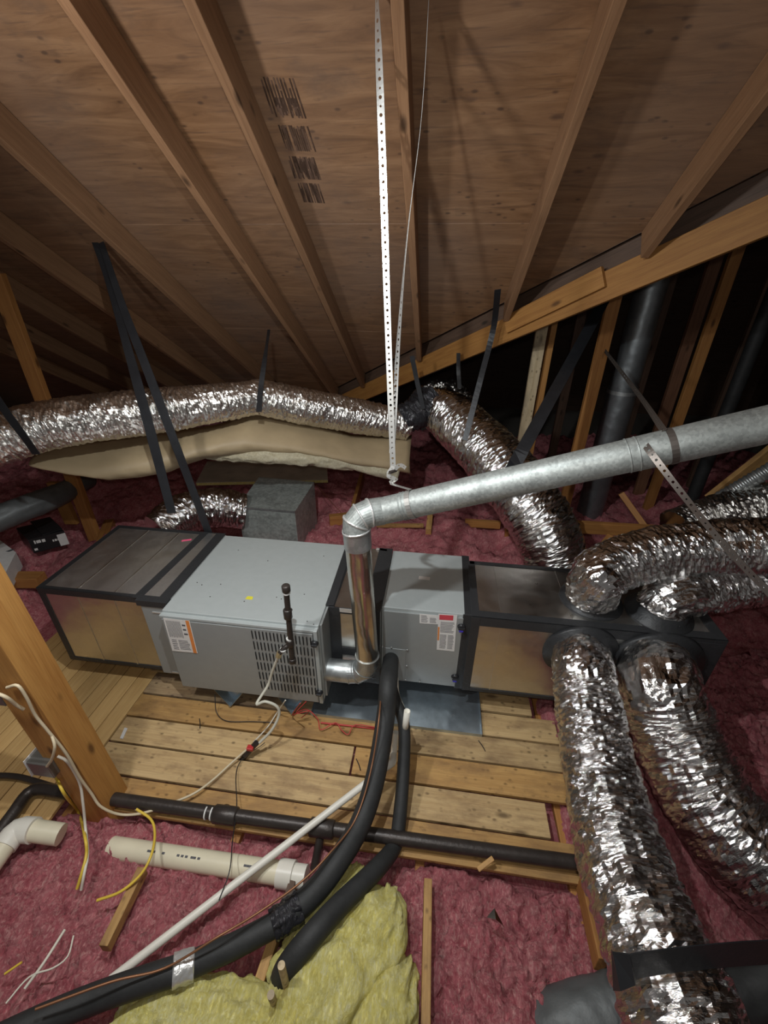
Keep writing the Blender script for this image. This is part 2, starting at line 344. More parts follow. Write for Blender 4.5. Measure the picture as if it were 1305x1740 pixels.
m_or = flat('orange_print', (.75, .25, .06), .6); m_redp = flat('red_print', (.62, .07, .09), .6); m_pinkt = flat('pink_marker', (.9, .12, .25), .6)
m_yeltag = flat('yellow_tag', (.75, .68, .05), .6); m_gbox = flat('grey_steel_box', (.21, .205, .19), .35, .6); m_kraft = flat('kraft_paper', (.42, .32, .19), .55, 0, .5, 12, .4, .25)
m_creamf = pinkmat('cream_fibreglass', (.45, .38, .24), (.62, .55, .38), (.75, .69, .52), (.8, .76, .62))
m_bgrey = flat('board_grey', (.52, .47, .38), .7, 0, .3, 20, .3, .3); m_mastic = foil('shiny_black_mastic', (.035, .035, .04), .14, .9, .9)
m_mastic.node_tree.nodes['Principled BSDF'].inputs['Metallic'].default_value = .3
m_stamp = flat('stamp_ink', (.13, .075, .05), .7); m_drywall = flat('drywall', (.3, .27, .24), .9)
m_greyins = flat('grey_duct_sleeve', (.13, .14, .14), .5, .2, .6, 25, .5, .3); m_sliver = flat('silver_tape', (.72, .72, .70), .3, .6, .8, 60)

# ------------------------------------------------------------------ setting: roof, valley, walls, floor
def deck_corner(x, y, h=1.64): return V([x, y, roof_z(y, h)])
VX = 1.715+1.856                            # the valley runs where x + y = VX
y0, y1 = -3.2, 5.2
def poly_slab(name, pts, n, mat, kind='structure'):
    k = len(pts); v = [V(p) for p in pts]+[V(p)+V(n) for p in pts]
    f = [tuple(range(k))[::-1], tuple(range(k, 2*k))]+[(i, (i+1) % k, (i+1) % k+k, i+k) for i in range(k)]
    o = raw(name, v, f, mat); o['kind'] = kind; return o
# the plywood in courses 1.22 m wide up the slope, seams open by a few millimetres
seam = [y0, -1.90, -.865, .17, 1.205, 2.24, 3.275, y1]
for i in range(len(seam)-1):
    a, b = seam[i]+.0015, seam[i+1]-.0015
    pts = [deck_corner(-6.5, a), deck_corner(VX-a, a), deck_corner(VX-b, b), deck_corner(-6.5, b)]
    poly_slab('ceiling', pts, (0, 0, .014), m_ply)
z2 = lambda x: .664+.6227*x+.165
poly_slab('ceiling', [(VX-y0, y0, z2(VX-y0)), (8, y0, z2(8)), (8, y1+3, z2(8)), (VX-y1, y1+3, z2(VX-y1)), (VX-y1, y1, z2(VX-y1))], (0, 0, .015), m_dark)  # second roof slope, its darkness is put into the wood colour
poly_slab('wall_right', [(7.5, -4, -.4), (7.6, -4, -.4), (7.6, 8, -.4), (7.5, 8, -.4)], (0, 0, 6.5), m_dark)
poly_slab('wall_back', [(-6.5, 7.9, -.4), (7.6, 7.9, -.4), (7.6, 8.0, -.4), (-6.5, 8.0, -.4)], (0, 0, 6.5), m_dark)
poly_slab('wall_left', [(-6.6, -4, -.4), (-6.5, -4, -.4), (-6.5, 8, -.4), (-6.6, 8, -.4)], (0, 0, 6.5), m_dark)
poly_slab('floor', [(-6.5, -4, -.42), (7.6, -4, -.42), (7.6, 8, -.42), (-6.5, 8, -.42)], (0, 0, .02), m_drywall)

# rafters (2x6) parallel to Y under the deck
raf = [(1.143, 'roof rafter directly behind the hanging perforated straps'),
       (.535, 'roof rafter beside the black lumber stamp, just left of the straps'),
       (.150, 'roof rafter with a thin lit edge, second to the left of the straps'),
       (-.546, 'roof rafter that the pair of black straps on the left hangs from'),
       (-1.20, 'dim roof rafter just left of the one carrying the black straps'),
       (-1.81, 'dark roof rafter second to the left of the black strap rafter'),
       (-2.42, 'dark roof rafter low at the left above the far foil duct'),
       (-3.03, 'nearly black roof rafter in the far left eaves corner'),
       (1.755, 'roof rafter with a dark knot on its edge, right of the straps'),
       (2.330, 'roof rafter that meets the valley beam at the thick black strap'),
       (2.94, 'short roof rafter above the upper right end of the valley beam')]
for x, lab in raf:
    ye = min(VX-x-.02, 4.6)
    o = beam('roof_rafter', (x, y0, roof_z(y0, 1.569)), (x, ye, roof_z(ye, 1.569)), .04, .138, m_rafter, up=NR)
    tag(o, lab, 'rafter', 'rafters under the plywood roof')
# valley beam
vt = lambda t, h: V([1.715+t, 1.856-t, roof_z(1.856-t, h)])
vd = unit([1, -1, .6227]); sidev = unit([1, 1, 0]); vup = unit(np.cross(sidev, vd)); vup = vup if vup[2] > 0 else -vup
a, b = vt(-3.0, 1.475)+sidev*.02, vt(2.6, 1.475)+sidev*.02
o = beam('valley_beam', a, b, .045, .155, m_beam, up=vup); tag(o, 'long orange valley beam slanting under the plywood from lower centre to upper right', 'beam')
o = beam('valley_gap_shade', vt(-3.0, 1.575)+sidev*.065, vt(2.6, 1.575)+sidev*.065, .04, .15, m_dark, up=vup); tag(o, 'added dark board closing the gap as a shade line above the long orange valley beam', 'board')  # filler board added, its dark colour stands for the shade line
q0, q1 = Pr(892, 545, 1.47), Pr(1022, 478, 1.47)
o = beam('sister_board', vt(.06, 1.50)-sidev*.018, vt(.50, 1.52)-sidev*.018, .030, .11, m_beam, up=vup); tag(o, 'short orange board nailed against the valley beam beside the black strap knot', 'board')

# lumber stamp ink on the plywood
mb = MB(); nrm = -NR*.0015
def stamp(x0, y0_, x1, y1_, n):
    for i in range(n):
        t = i/(n-1); 
        if rng.rand() < .12: continue
        for k in range(3):
            s0, s1 = sorted(rng.rand(2)); s0 = max(0, s0-.2); s1 = min(1, s1+.2)
            pts = []
            for s in (s0, s1):
                x = x0+(x1-x0)*t + (y1_-y0_)*s*.33; y = y0_+(y1_-y0_)*s + (x1-x0)*t*.05; pts.append(Pr(x, y, 1.639))
            w = V([.0022+.0015*rng.rand(), 0, 0]); mb.slab([pts[0]-w, pts[0]+w, pts[1]+w, pts[1]-w], nrm*.6)
for r in [(437, 130, 497, 198, 12), (462, 165, 500, 195, 8), (470, 212, 522, 255, 16), (489, 265, 532, 303, 18), (500, 310, 540, 343, 20)]: stamp(*r)
o = mb.build('lumber_stamp', m_stamp); tag(o, 'rows of dark brown ink stamp marks on the plywood roof', 'stamp')

# ------------------------------------------------------------------ pink insulation
def ins_grid(name, x0, x1, y0, y1, st, zf, mat, label, cat='insulation', seed=0):
    xs = np.arange(x0, x1+st, st); ys = np.arange(y0, y1+st, st); X, Y = np.meshgrid(xs, ys); Z = zf(X, Y)
    dx = .012*fbm(X*22, Y*22, 3, seed+20, 3); dy = .012*fbm(X*22, Y*22, 7, seed+30, 3)
    v = np.stack([X+dx, Y+dy, Z], -1).reshape(-1, 3); ny, nx = X.shape; i = np.arange(ny*nx).reshape(ny, nx)
    f = np.stack([i[:-1, :-1], i[:-1, 1:], i[1:, 1:], i[1:, :-1]], -1).reshape(-1, 4)
    o = raw(name, v, f, mat, None, True); tag(o, label, cat, kind='stuff'); return o
def smooth(a, b, x): t = np.clip((x-a)/(b-a), 0, 1); return t*t*(3-2*t)
def tufts(X, Y, s=0):
    wx = X+.03*fbm(X*12, Y*12, 0, s+1, 2); wy = Y+.03*fbm(X*12, Y*12, 5, s+2, 2)
    c1 = cells(wx*9, wy*9, s); c2 = cells(wx*24, wy*20, s+4); c3 = cells(wx*52, wy*44, s+8)
    return .040*np.sqrt(c1)+.036*np.sqrt(c2)+.020*np.sqrt(c3)+.035*fbm(X*3, Y*3, 0, s, 3)+.010*fbm(X*45, Y*45, 0, s+6, 2)
def z_near(X, Y):
    edge = -.60+.02*np.sin(X*9)
    inpl = smooth(-.03, .03, Y-edge)*(1-smooth(2.02, 2.12, X))*smooth(-1.28, -1.16, X+.42*(Y+.4))
    base = -.23 + tufts(X, Y, 3)
    base = np.where(X > 2.1, base+.0, base)
    base = base + .05*smooth(-1.0, -1.5, X) + .06*smooth(.55, .75, Y)
    return base*(1-inpl)+(-.26)*inpl
ins_grid('pink_insulation', -2.6, 4.6, -1.75, .95, .0098, z_near, m_pink, 'pink fibreglass insulation spread in front of the planks and below the camera', seed=1)
def z_far(X, Y): return -.14+.10*smooth(.8, 1.5, Y)+.08*fbm(X*2.1, Y*2.1, 1, 40, 3)+1.25*tufts(X, Y, 50)
ins_grid('pink_insulation', -5.2, 5.5, .76, 4.75, .03, z_far, m_pink, 'pink fibreglass insulation heaped behind the furnace toward the eaves', seed=2)

# ------------------------------------------------------------------ planks
FZ = -.15
rows = [(-.598, -.446), (-.441, -.287), (-.282, -.134), (-.128, .018), (.023, .17), (.175, .32)]
labs = ['plank nearest the camera, along the insulation edge beside the iron pipe', 'second plank back from the iron pipe, pale with dark specks', 'third plank back from the iron pipe, crossed by the gas line', 'amber plank, fourth back from the iron pipe, with a white nail tab', 'rough stained plank under the front of the furnace', 'plank mostly under the furnace and drain pan']
mats = [m_plank, m_plank, m_plank2, m_plank2, m_plank3, m_plank]
k = 0
def plank(x0, x1, ya, yb, mat, lab, grp='planks running along the furnace'):
    global k; k += 1
    o = beam('floor_plank', (x0, (ya+yb)/2, FZ-.011+random.uniform(-.002, .002)), (x1, (ya+yb)/2+random.uniform(-.003, .003), FZ-.011), yb-ya-.006, .022, mat); tag(o, lab, 'plank', grp)
plank(-.20, 2.08, *rows[0], m_plank2, labs[0])
plank(-.30, 1.98, *rows[1], m_plank, labs[1])
plank(-.30, 1.02, *rows[2], m_plank, labs[2]); plank(1.03, 2.10, *rows[2], m_plank2, 'amber plank right of the black foam lines, third back from the iron pipe')
plank(-.31, 1.20, *rows[3], m_plank2, labs[3]); plank(1.205, 2.14, *rows[3], m_plank, 'pale plank just in front of the drain pan corner')
plank(-.31, 1.15, *rows[4], m_plank3, labs[4]); plank(1.155, 2.12, *rows[4], m_plank, 'pale plank reaching right from under the drain pan to the foil duct')
plank(-.36, 2.0, *rows[5], m_plank, labs[5])
for i in range(9):
    x = -1.21+i*.1005
    o = beam('floor_board', (x+.045, .42, FZ-.012), (x+.045, -.78+.01*i, FZ-.012), .094, .02, m_lath)
    tag(o, 'narrow tan floor board running away under the left plenum, ' + ['farthest left of nine', 'second from the left of nine', 'third from the left of nine', 'fourth from the left of nine', 'fifth, middle of nine', 'fourth from the right of nine', 'third from the right of nine', 'second from the right of nine', 'nearest the front planks, last of nine'][i], 'floor board', 'narrow boards at the left')
for x, lab in ((-.30, 'left'), (.55, 'middle'), (1.40, 'right'), (2.06, 'far right')):
    o = beam('ceiling_joist', (x, -2.0, -.285), (x, .7, -.285), .04, .13, m_stud); tag(o, 'ceiling joist under the planks at the %s, mostly buried in pink insulation' % lab, 'joist')

# ------------------------------------------------------------------ drain pan and saddle brackets
r = empty('drain_pan', (1.2, .3, FZ), 'shallow galvanised drain pan lying on the planks under the furnace and coil', 'drain pan')
MB().box((.74, .012, FZ), (1.70, .50, FZ+.004)).build('pan_bottom', m_pan, r)
mb = MB(); t = .003
mb.box((.74, .009, FZ), (1.70, .012, FZ+.022)); mb.box((1.70, .009, FZ), (1.703, .50, FZ+.026)); mb.box((.737, .009, FZ), (.74, .50, FZ+.022))
mb.build('pan_rim', m_pan, r)
r = empty('saddle_support', (.55, .3, FZ), 'two triangular galvanised saddle brackets holding the furnace above the planks', 'bracket')
for cx, w in ((.25, .12), (.62, .10)):
    y = -.005; mb = MB(); a, b, c = V([cx-w, .03, -.004]), V([cx+w, .03, -.004]), V([cx+.01, y, FZ+.004])
    for yy in (0, .5):
        for p, q in ((a, c), (c, b)):
            d = V([0, yy, 0]); mb.slab([p+d, q+d, q+d+V([0, .07, 0]), p+d+V([0, .07, 0])], (0, 0, .003))
    mb.slab([a+V([0, .06, 0]), b+V([0, .06, 0]), c+V([0, .55, 0]), c+V([0, .05, 0])], (0, .003, 0)); mb.tube([c+V([0, -.004, .012]), c+V([0, .02, .012])], .007, 10)
    mb.build('bracket', m_pan, r)

# ------------------------------------------------------------------ furnace
H = .547; D = .743; L = .84
r = empty('furnace', (.42, .37, 0), 'grey horizontal gas furnace cabinet with louvred door', 'furnace')
mb = MB().box((0, .012, .006), (L-.012, D, H)); mb.build('cabinet', m_cab, r, bevel=.004)
MB().box((-.004, -.012, H-.030), (L-.034, .014, H-.014)).build('top_flange', m_cab, r, bevel=.002)
door = MB().box((.004, -.014, .004), (L-.038, .010, H-.036)).build('door_panel', m_door, r, bevel=.003)
MB().box((L-.034, -.016, .0), (L-.014, .02, H-.012)).build('corner_post', m_cab, r, bevel=.003)
MB().box((L-.012, .03, .01), (L, D-.02, H-.01)).build('side_panel', m_door, r, bevel=.002)
FY = -.0165
def facequad(c0, c1, c2, c3, u, v):
    a = V(c0)+(V(c1)-V(c0))*u; b = V(c3)+(V(c2)-V(c3))*u; return a+(b-a)*v
lc = [Py(427, 1071, FY), Py(527, 1083, FY), Py(537, 1184, FY), Py(446, 1173, FY)]
mb = MB(); tips = MB()
for i in range(17):
    for j in range(6):
        a = facequad(*lc, i/16, j/6+.01); b = facequad(*lc, i/16, j/6+.125); w = .0030
        mb.slab([a+V([-w, 0, 0]), a+V([w, 0, 0]), b+V([w, 0, 0]), b+V([-w, 0, 0])], (0, .0014, 0))
        mb.slab([a+V([-w*.6, 0, .005]), a+V([w*.6, 0, .005]), b+V([w*.6, 0, -.005]), b+V([-w*.6, 0, -.005])], (0, .0013, 0))
s = mb.build('louver_slots', m_slot, door); s.parent = door; s.matrix_parent_inverse = Matrix()
def knob(px, py, y, root, mat=m_blk, mat2=None, rr=.016):
    c = Py(px, py, y); o = MB().tube([c+V([0, .004, 0]), c, c+V([0, -.012, 0]), c+V([0, -.014, 0])], [rr*1.2, rr*1.2, rr, rr*.7], 18)
    o.box((c[0]-rr*.9, c[1]-.024, c[2]-.005), (c[0]+rr*.9, c[1]-.012, c[2]+.005)); o = o.build('door_knob', mat, root, bevel=.0015)
    if mat2: n = MB().box((c[0]-rr*.7, c[1]-.026, c[2]-.018), (c[0]+rr*.6, c[1]-.010, c[2]-.006)).build('knob_grip', mat2, root, bevel=.003); n['label'] = 'blue knob grip'
    return o
for q in ((535, 1093), (543, 1176)): o = knob(*q, FY, r)
def label(root, c, y, bars, stripe=None, header=None, name='warning_label'):
    """paper label on a face: c = four pixel corners TL TR BR BL on plane y"""
    P = [Py(*q, y) for q in c]; o = MB().slab(P, (0, .001, 0)).build(name, m_white, root)
    ink = MB()
    for (u0, u1, v0, v1, n, vert) in bars:
        for i in range(n):
            t = (i+.25)/n; tt = (i+.6)/n
            if vert: q = [(u0+(u1-u0)*t, v0), (u0+(u1-u0)*tt, v0), (u0+(u1-u0)*tt, v1-rng.rand()*.12*(v1-v0)), (u0+(u1-u0)*t, v1-.0)]
            else: e = u1-rng.rand()*.2*(u1-u0); q = [(u0, v0+(v1-v0)*t), (e, v0+(v1-v0)*t), (e, v0+(v1-v0)*tt), (u0, v0+(v1-v0)*tt)]
            ink.slab([facequad(*P, *a)+V([0, -.0006, 0]) for a in q], (0, .0004, 0))
    o2 = ink.build('printed_lines', m_ink, None); o2.parent = o; o2.matrix_parent_inverse = Matrix()
    for z, mt, nm in ((stripe, m_or, 'orange_band'), (header, m_redp, 'red_header')):
        if z:
            u0, v0, u1, v1 = z; s = MB().slab([facequad(*P, a, b)+V([0, -.0009, 0]) for a, b in ((u0, v0), (u1, v0), (u1, v1), (u0, v1))], (0, .0005, 0)).build(nm, mt, None); s.parent = o; s.matrix_parent_inverse = Matrix()
            s['label'] = nm.replace('_', ' ')
    return o
label(r, [(277, 1050), (322, 1055), (336, 1110), (293, 1106)], FY-.0005, [(.06, .62, .06, .56, 14, True), (.1, .3, .62, .95, 6, False), (.36, .8, .62, .93, 7, False), (.66, .8, .1, .5, 3, False)], stripe=(.84, .0, .97, 1))
c = Pz(424, 1016, H); MB().slab([c+V([-.02, -.012, 0]), c+V([.02, -.012, 0]), c+V([.016, .012, 0]), c+V([-.016, .012, 0])], (0, 0, .001)).build('yellow_tag', m_yeltag, r)
for q in ((375, 993), (357, 1014), (470, 1015), (478, 1018), (517, 1010), (455, 953), (522, 1056), (548, 1062), (533, 1061), (405, 935), (550, 945), (415, 1022), (335, 990), (343, 994)): c = Pz(*q, H); MB().tube([c, c+V([0, 0, .002])], .003, 6).build('screw', m_iron, r, True)
MB().slab([Pz(553, 1029, H)+V([0, 0, .0]), Pz(567, 1029, H), Pz(600, 928, H), Pz(588, 926, H)], (0, 0, .002)).build('edge_tape', m_tape, r)
# gas riser in front of the door
gy = -.075
r = empty('gas_drip_leg', Py(492, 1110, gy), 'black iron gas riser with tee and cap standing in front of the louvred door', 'gas pipe')
top, tee, mid, bot = Py(486, 1000, gy), Py(489, 1043, gy), Py(492, 1090, gy), Py(497, 1122, gy)
zc = V([0, 0, 1.]); top = V([bot[0], gy, top[2]]); 
X0 = (top+mid)/2; X0 = V([Py(491, 1070, gy)[0], gy, 0])
at = lambda py: V([Py(490, py, gy)[0]+.0, gy, Py(490, py, gy)[2]])
pts = [Py(486, 1000, gy), Py(489, 1043, gy), Py(493, 1092, gy), Py(497, 1122, gy)]
tubeobj('riser', [pts[0], pts[3]], .0135, m_iron, r, curve=False)
for a, rr, h in ((pts[0], .019, .018), (pts[1], .020, .028), (pts[2], .019, .022), (pts[3], .018, .014)):
    MB().tube([a+V([0, 0, -h]), a+V([0, 0, -h*.8]), a+V([0, 0, h*.8]), a+V([0, 0, h])], [rr*.85, rr, rr, rr*.85], 16).build('pipe_fitting', m_iron, r, True)
tubeobj('stub', [pts[1], pts[1]+V([0, .03, 0])], .013, m_iron, r, curve=False)
side = Py(481, 1103, gy-.02); tubeobj('side_outlet', [pts[2]+V([0, 0, -.01]), side, Py(474, 1112, gy-.03)], .012, m_iron, r)
for a in (pts[0]+V([0, 0, -.022]), pts[2]+V([0, 0, .03]), side): MB().tube([a, a+V([0, 0, -.006])], .0165, 14).build('thread_sealant', m_dope, r)
# flexible gas connector: from the riser to the valve by the planks
r = empty('gas_connector', Py(470, 1120, -.1), 'cream coated flexible gas connector looping from the riser down to the red valve', 'gas line')
g = [Py(474, 1112, gy-.03), Py(463, 1140, -.10), Py(455, 1165, -.11), Pd(436, 1196, 2.16), Pd(450, 1192, 2.15), Pd(470, 1200, 2.16), Pd(474, 1215, 2.18), Pd(462, 1240, 2.19), Pd(441, 1262, 2.2)]
tubeobj('coated_hose', g, .0072, m_flexgas, r, step=.01)
c = g[0]; tubeobj('flare_nut', [c+V([.004, .004, .01]), c+V([-.004, -.004, -.014])], .015, flat('brass', (.6, .5, .28), .3, .7), r, seg=6, curve=False, smooth=False)
r = empty('gas_valve', Pz(425, 1272, -.05), 'small gas valve with a red handle on the iron branch pipe', 'valve')
c = Pd(428, 1271, 2.2)
tubeobj('valve_body', [Pd(436, 1262, 2.2), Pd(416, 1284, 2.22)], .015, m_iron, r, curve=False)
MB().box(tuple(c+V([-.022, -.018, -.003])), tuple(c+V([.012, .008, .016]))).build('red_handle', m_red, r, bevel=.003)

# ------------------------------------------------------------------ return plenum on the left
r = empty('return_plenum', (-.38, .42, 0), 'sheet metal return plenum with black taped edges at the left end of the furnace', 'duct')
xl, yf, yb = -.775, .085, .755; ZT = .548
MB().box((xl, yf, .0), (-.15, yb, ZT)).build('sheet_metal_box', m_duct, r, bevel=.002)
MB().box((-.16, .062, .0), (-.002, yb, ZT-.006)).build('connecting_collar', m_door, r, bevel=.003)
MB().box((-.155, .10, ZT-.002), (-.01, yb-.01, ZT+.004)).build('collar_top', m_duct_lit, r); MB().box((xl+.01, yf+.01, ZT-.001), (-.16, yb-.01, ZT+.0015)).build('lit_top_sheet', m_duct_lit, r)  # tops in brighter metal, standing in for lamp reflections
tw = .045; mb = MB()
mb.box((xl-.004, yf-.004, ZT), (-.15, yf+.02, ZT+.003)); mb.box((xl-.004, yf-.005, ZT-.035), (-.15, yf, ZT+.003))
mb.box((xl-.004, yf, ZT), (xl+.03, yb, ZT+.0032)); mb.box((xl-.004, yf, ZT-.03), (xl, yb, ZT+.003)); mb.box((xl-.004, yb-.03, ZT), (-.01, yb+.003, ZT+.0031))
mb.box((xl-.004, yf-.004, 0), (xl+.032, yf, ZT)); mb.box((xl-.004, yf-.0045, -.003), (-.15, yf, .022)); mb.box((xl-.004, yf, 0), (xl, yb, .03))
mb.build('edge_tape', m_tape, r, bevel=.001)
mb = MB(); mb.slab([(-.205, yf-.01, ZT+.003), (-.155, yf-.01, ZT+.003), (-.12, yb, ZT+.003), (-.17, yb, ZT+.003)], (0, 0, .003)); mb.box((-.065, .06, ZT+.003), (-.004, yb, ZT+.006)); mb.box((-.175, .055, ZT-.03), (-.002, .10, ZT+.008))
mb.build('joint_tape', m_tape, r, bevel=.001)
mb = MB()
for xx, d in ((-.55, 1), (-.33, 1)):
    mb.slab([(xx-.004, yf+.02, ZT), (xx+.004, yf+.02, ZT), (xx+.02, yb-.03, ZT), (xx+.012, yb-.03, ZT)], (0, 0, .004)); mb.slab([(xx-.006, yf-.003, .02), (xx+.003, yf-.003, .02), (xx+.003, yf-.003, ZT-.035), (xx-.006, yf-.003, ZT-.035)], (0, .003, 0))
mb.build('panel_seam', m_duct, r)
c = Pz(317, 918, ZT+.001); a = unit([.8, .35, 0]); n = V([-a[1], a[0], 0]); MB().slab([c-a*.03-n*.009, c+a*.03-n*.009, c+a*.03+n*.009, c-a*.03+n*.009], (0, 0, .001)).build('pink_marker_tape', m_pinkt, r)['label'] = 'bright pink marker strip'
for zf in (ZT-.075, .012): MB().box((-.10, .058, zf), (-.03, .062, zf+.008)).build('foil_patch', m_sliver, r)

# ------------------------------------------------------------------ transition duct, coil, supply plenum
r = empty('transition_duct', (.98, .42, 0), 'short black taped transition duct between furnace and coil cabinet', 'duct')
MB().box((.842, .17, -.01), (1.113, .745, .535)).build('sheet_metal_box', m_duct, r, bevel=.002)
mb = MB(); mb.box((.842, .165, .5), (1.113, .17, .54)); mb.box((.842, .163, -.01), (.90, .17, .54)); mb.box((1.06, .163, -.01), (1.114, .17, .54)); mb.box((.90, .164, .20), (1.06, .169, .255)); mb.box((.90, .164, -.01), (1.06, .169, .03))
mb.box((1.03, .165, .535), (1.116, .75, .542)); mb.box((.842, .165, .535), (.87, .75, .541)); mb.build('black_tape', m_tape, r, bevel=.001)
MB().box((.90, .16, .515), (1.0, .163, .54)).build('foil_patch', m_sliver, r); mb = MB(); mb.slab([Pz(640, 931, .54), Pz(658, 934, .54), Pz(657, 937, .54), Pz(639, 934, .54)], (0, 0, .002)); mb.build('foil_patch', m_sliver, r)
r = empty('evaporator_coil', (1.34, .49, -.03), 'grey evaporator coil cabinet between furnace and supply plenum', 'coil cabinet')
x0, x1, yc, ybk, zb, zt = 1.115, 1.555, .225, .762, -.03, .521
MB().box((x0, yc, zb), (x1, ybk, zt)).build('cabinet', m_cab, r, bevel=.004)
MB().box((x0+.01, yc-.008, zb+.006), (x1-.008, yc+.002, zt-.022)).build('access_panel', m_door, r, bevel=.002)
a, b = Py(650, 1100, yc-.009), Py(690, 1106, yc-.009)
MB().box((x0+.012, yc-.011, zb+.008), (b[0], yc-.006, a[2])).build('line_set_cover', m_door, r, bevel=.0015)
mb = MB()
for q in ((665, 1100), (692, 1104), (691, 1131), (689, 1155), (713, 1158), (650, 1098)): c = Py(*q, yc-.012); MB().tube([c, c+V([0, -.004, 0])], .005, 10).build('screw', m_sliver, r, True)
Yp = yc-.0095
label(r, [(713, 1043), (745, 1046), (744, 1061), (713, 1059)], Yp, [(.08, .45, .1, .9, 6, False), (.55, .92, .3, .9, 5, False)], name='rating_plate')
label(r, [(745, 1043), (777, 1045), (772, 1107), (742, 1104)], Yp-.0006, [(.14, .9, .2, .5, 9, False), (.14, .52, .55, .95, 12, False), (.58, .92, .55, .95, 12, False)], stripe=(.01, .35, .1, .72), header=(.06, .02, .8, .15))
for q in ((784, 1065), (773, 1150)): knob(*q, Yp, r, m_blk, m_blue, .018)
MB().slab([Pz(712, 979, zt), Pz(731, 981, zt), Pz(730, 986, zt), Pz(711, 984, zt)], (0, 0, .001)).build('top_sticker', m_white, r)
mb = MB(); mb.box((x1-.012, yc-.006, zb-.01), (x1+.035, yc+.0, zt+.004)); mb.box((x1-.005, yc, zt), (x1+.04, ybk, zt+.005)); mb.build('joint_tape', m_tape, r, bevel=.002)

r = empty('supply_plenum', (2.2, .4, .07), 'long sheet metal supply plenum with black sealed edges at the right', 'duct')
X0, X1, ya, yb2, za, zz = 1.59, 2.775, .173, .655, .02, .56
MB().box((X0, ya, za), (X1, yb2, zz)).build('sheet_metal_box', m_duct, r, bevel=.002)
mb = MB()
mb.box((X0-.01, ya-.005, zz-.055), (X1+.005, ya, zz+.004)); mb.box((X0-.01, ya-.005, zz), (X1+.005, ya+.045, zz+.004)); mb.box((X0-.01, ya-.006, za-.004), (X0+.035, ya, zz)); mb.box((X0-.01, ya-.004, zz), (X0+.03, yb2, zz+.003))
mb.box((X1-.05, ya-.006, za), (X1+.005, ya, zz)); mb.box((X1, ya, zz-.06), (X1+.005, yb2, zz+.003)); mb.box((X1-.05, ya, zz), (X1+.005, yb2, zz+.0035)); mb.box((X0, ya-.005, za-.004), (X1, ya, za+.02)); mb.box((X0, yb2-.03, zz), (X1, yb2+.004, zz+.003))
mb.box((X1-.32, ya-.007, zz-.16), (X1, ya, zz-.02))
mb.build('sealed_edges', m_tape, r, bevel=.002)
for xx in (1.73, 2.08): MB().box((xx, ya-.003, za+.02), (xx+.006, ya, zz-.055)).build('panel_seam', m_duct, r); MB().box((xx, ya+.045, zz), (xx+.006, yb2-.03, zz+.002)).build('panel_seam', m_duct, r)
cf1, cf2 = Py(985, 1108, ya), Py(1112, 1128, ya); ct1, ct2 = Pz(1003, 1020, zz), Pz(1118, 1042, zz)
def collar(c, n, rr, w):
    n = unit(n); MB().tube([V(c)-n*.01, V(c)+n*.012, V(c)+n*.02, V(c)+n*w], [rr*1.28, rr*1.25, rr*1.02, rr*.98], 40).build('takeoff_collar', m_tape, r, True)
collar(cf1, (0, -1, -.1), .145, .06); collar(cf2, (0, -1, -.1), .175, .06); collar(ct1, (0, 0, 1), .125, .05); collar(ct2, (0, 0, 1), .125, .05)

# ------------------------------------------------------------------ flexible ducts
def duct(name, lab, pts, rad, mat=m_foil, seed=0, amp=.008, **kw):
    kw.setdefault('facet', True); kw.setdefault('seg', 62); kw.setdefault('step', .0065)
    o = flex(name, pts, rad, mat, None, amp, seed, **kw); tag(o, lab, 'flexible duct', 'foil jacketed flexible ducts'); return o
duct('flexible_duct', 'narrower foil duct drooping from the plenum front straight toward the bottom right', [cf1+V([0, -.03, 0]), Pd(990, 1135, 2.02), Pd(998, 1190, 1.93), Pd(1018, 1300, 1.74), Pd(1055, 1450, 1.50), Pd(1107, 1595, 1.28), Pd(1160, 1740, 1.14), Pd(1200, 1900, 1.05)], [.125, .13, .132, .138, .143, .14, .15, .15], seed=11)
duct('flexible_duct', 'wide foil duct sweeping from the plenum front to the right edge of the photo', [cf2+V([0, -.03, 0]), Pd(1118, 1160, 1.98), Pd(1140, 1230, 1.93), Pd(1185, 1330, 1.82), Pd(1250, 1420, 1.72), Pd(1330, 1490, 1.66), Pd(1460, 1560, 1.6), Pd(1680, 1640, 1.6), Pd(2000, 1700, 1.7)], [.16, .175, .18, .185, .185, .18, .18], seed=12)
duct('flexible_duct', 'upper right foil duct curving off the plenum top toward the right edge', [ct1+V([0, 0, .03]), Pd(1012, 985, 2.12), Pd(1050, 958, 2.14), Pd(1120, 940, 2.16), Pd(1210, 930, 2.16), Pd(1330, 930, 2.1), Pd(1480, 935, 2.0), Pd(1700, 930, 1.95), Pd(2100, 900, 1.9)], [.115, .13, .135, .14, .14, .145, .145], seed=13)
duct('flexible_duct', 'short foil duct leaving the plenum top underneath the upper right duct', [ct2+V([0, 0, .02]), ct2+V([.02, .01, .07]), ct2+V([.10, .03, .12]), Pd(1230, 998, 2.28), Pd(1330, 985, 2.32), Pd(1550, 965, 2.35), Pd(1900, 950, 2.4)], [.11, .115, .12, .125, .125], seed=14)
duct('flexible_duct', 'thick foil duct rising from behind the plenum toward the roof valley', [Py(953, 1010, .90), Py(943, 955, .92), Py(925, 900, .98), Pd(880, 830, 2.85), Pd(825, 765, 3.15), Pd(762, 706, 3.55), Pd(735, 690, 3.75)], [.19, .195, .20, .20, .20, .20, .16], seed=15)
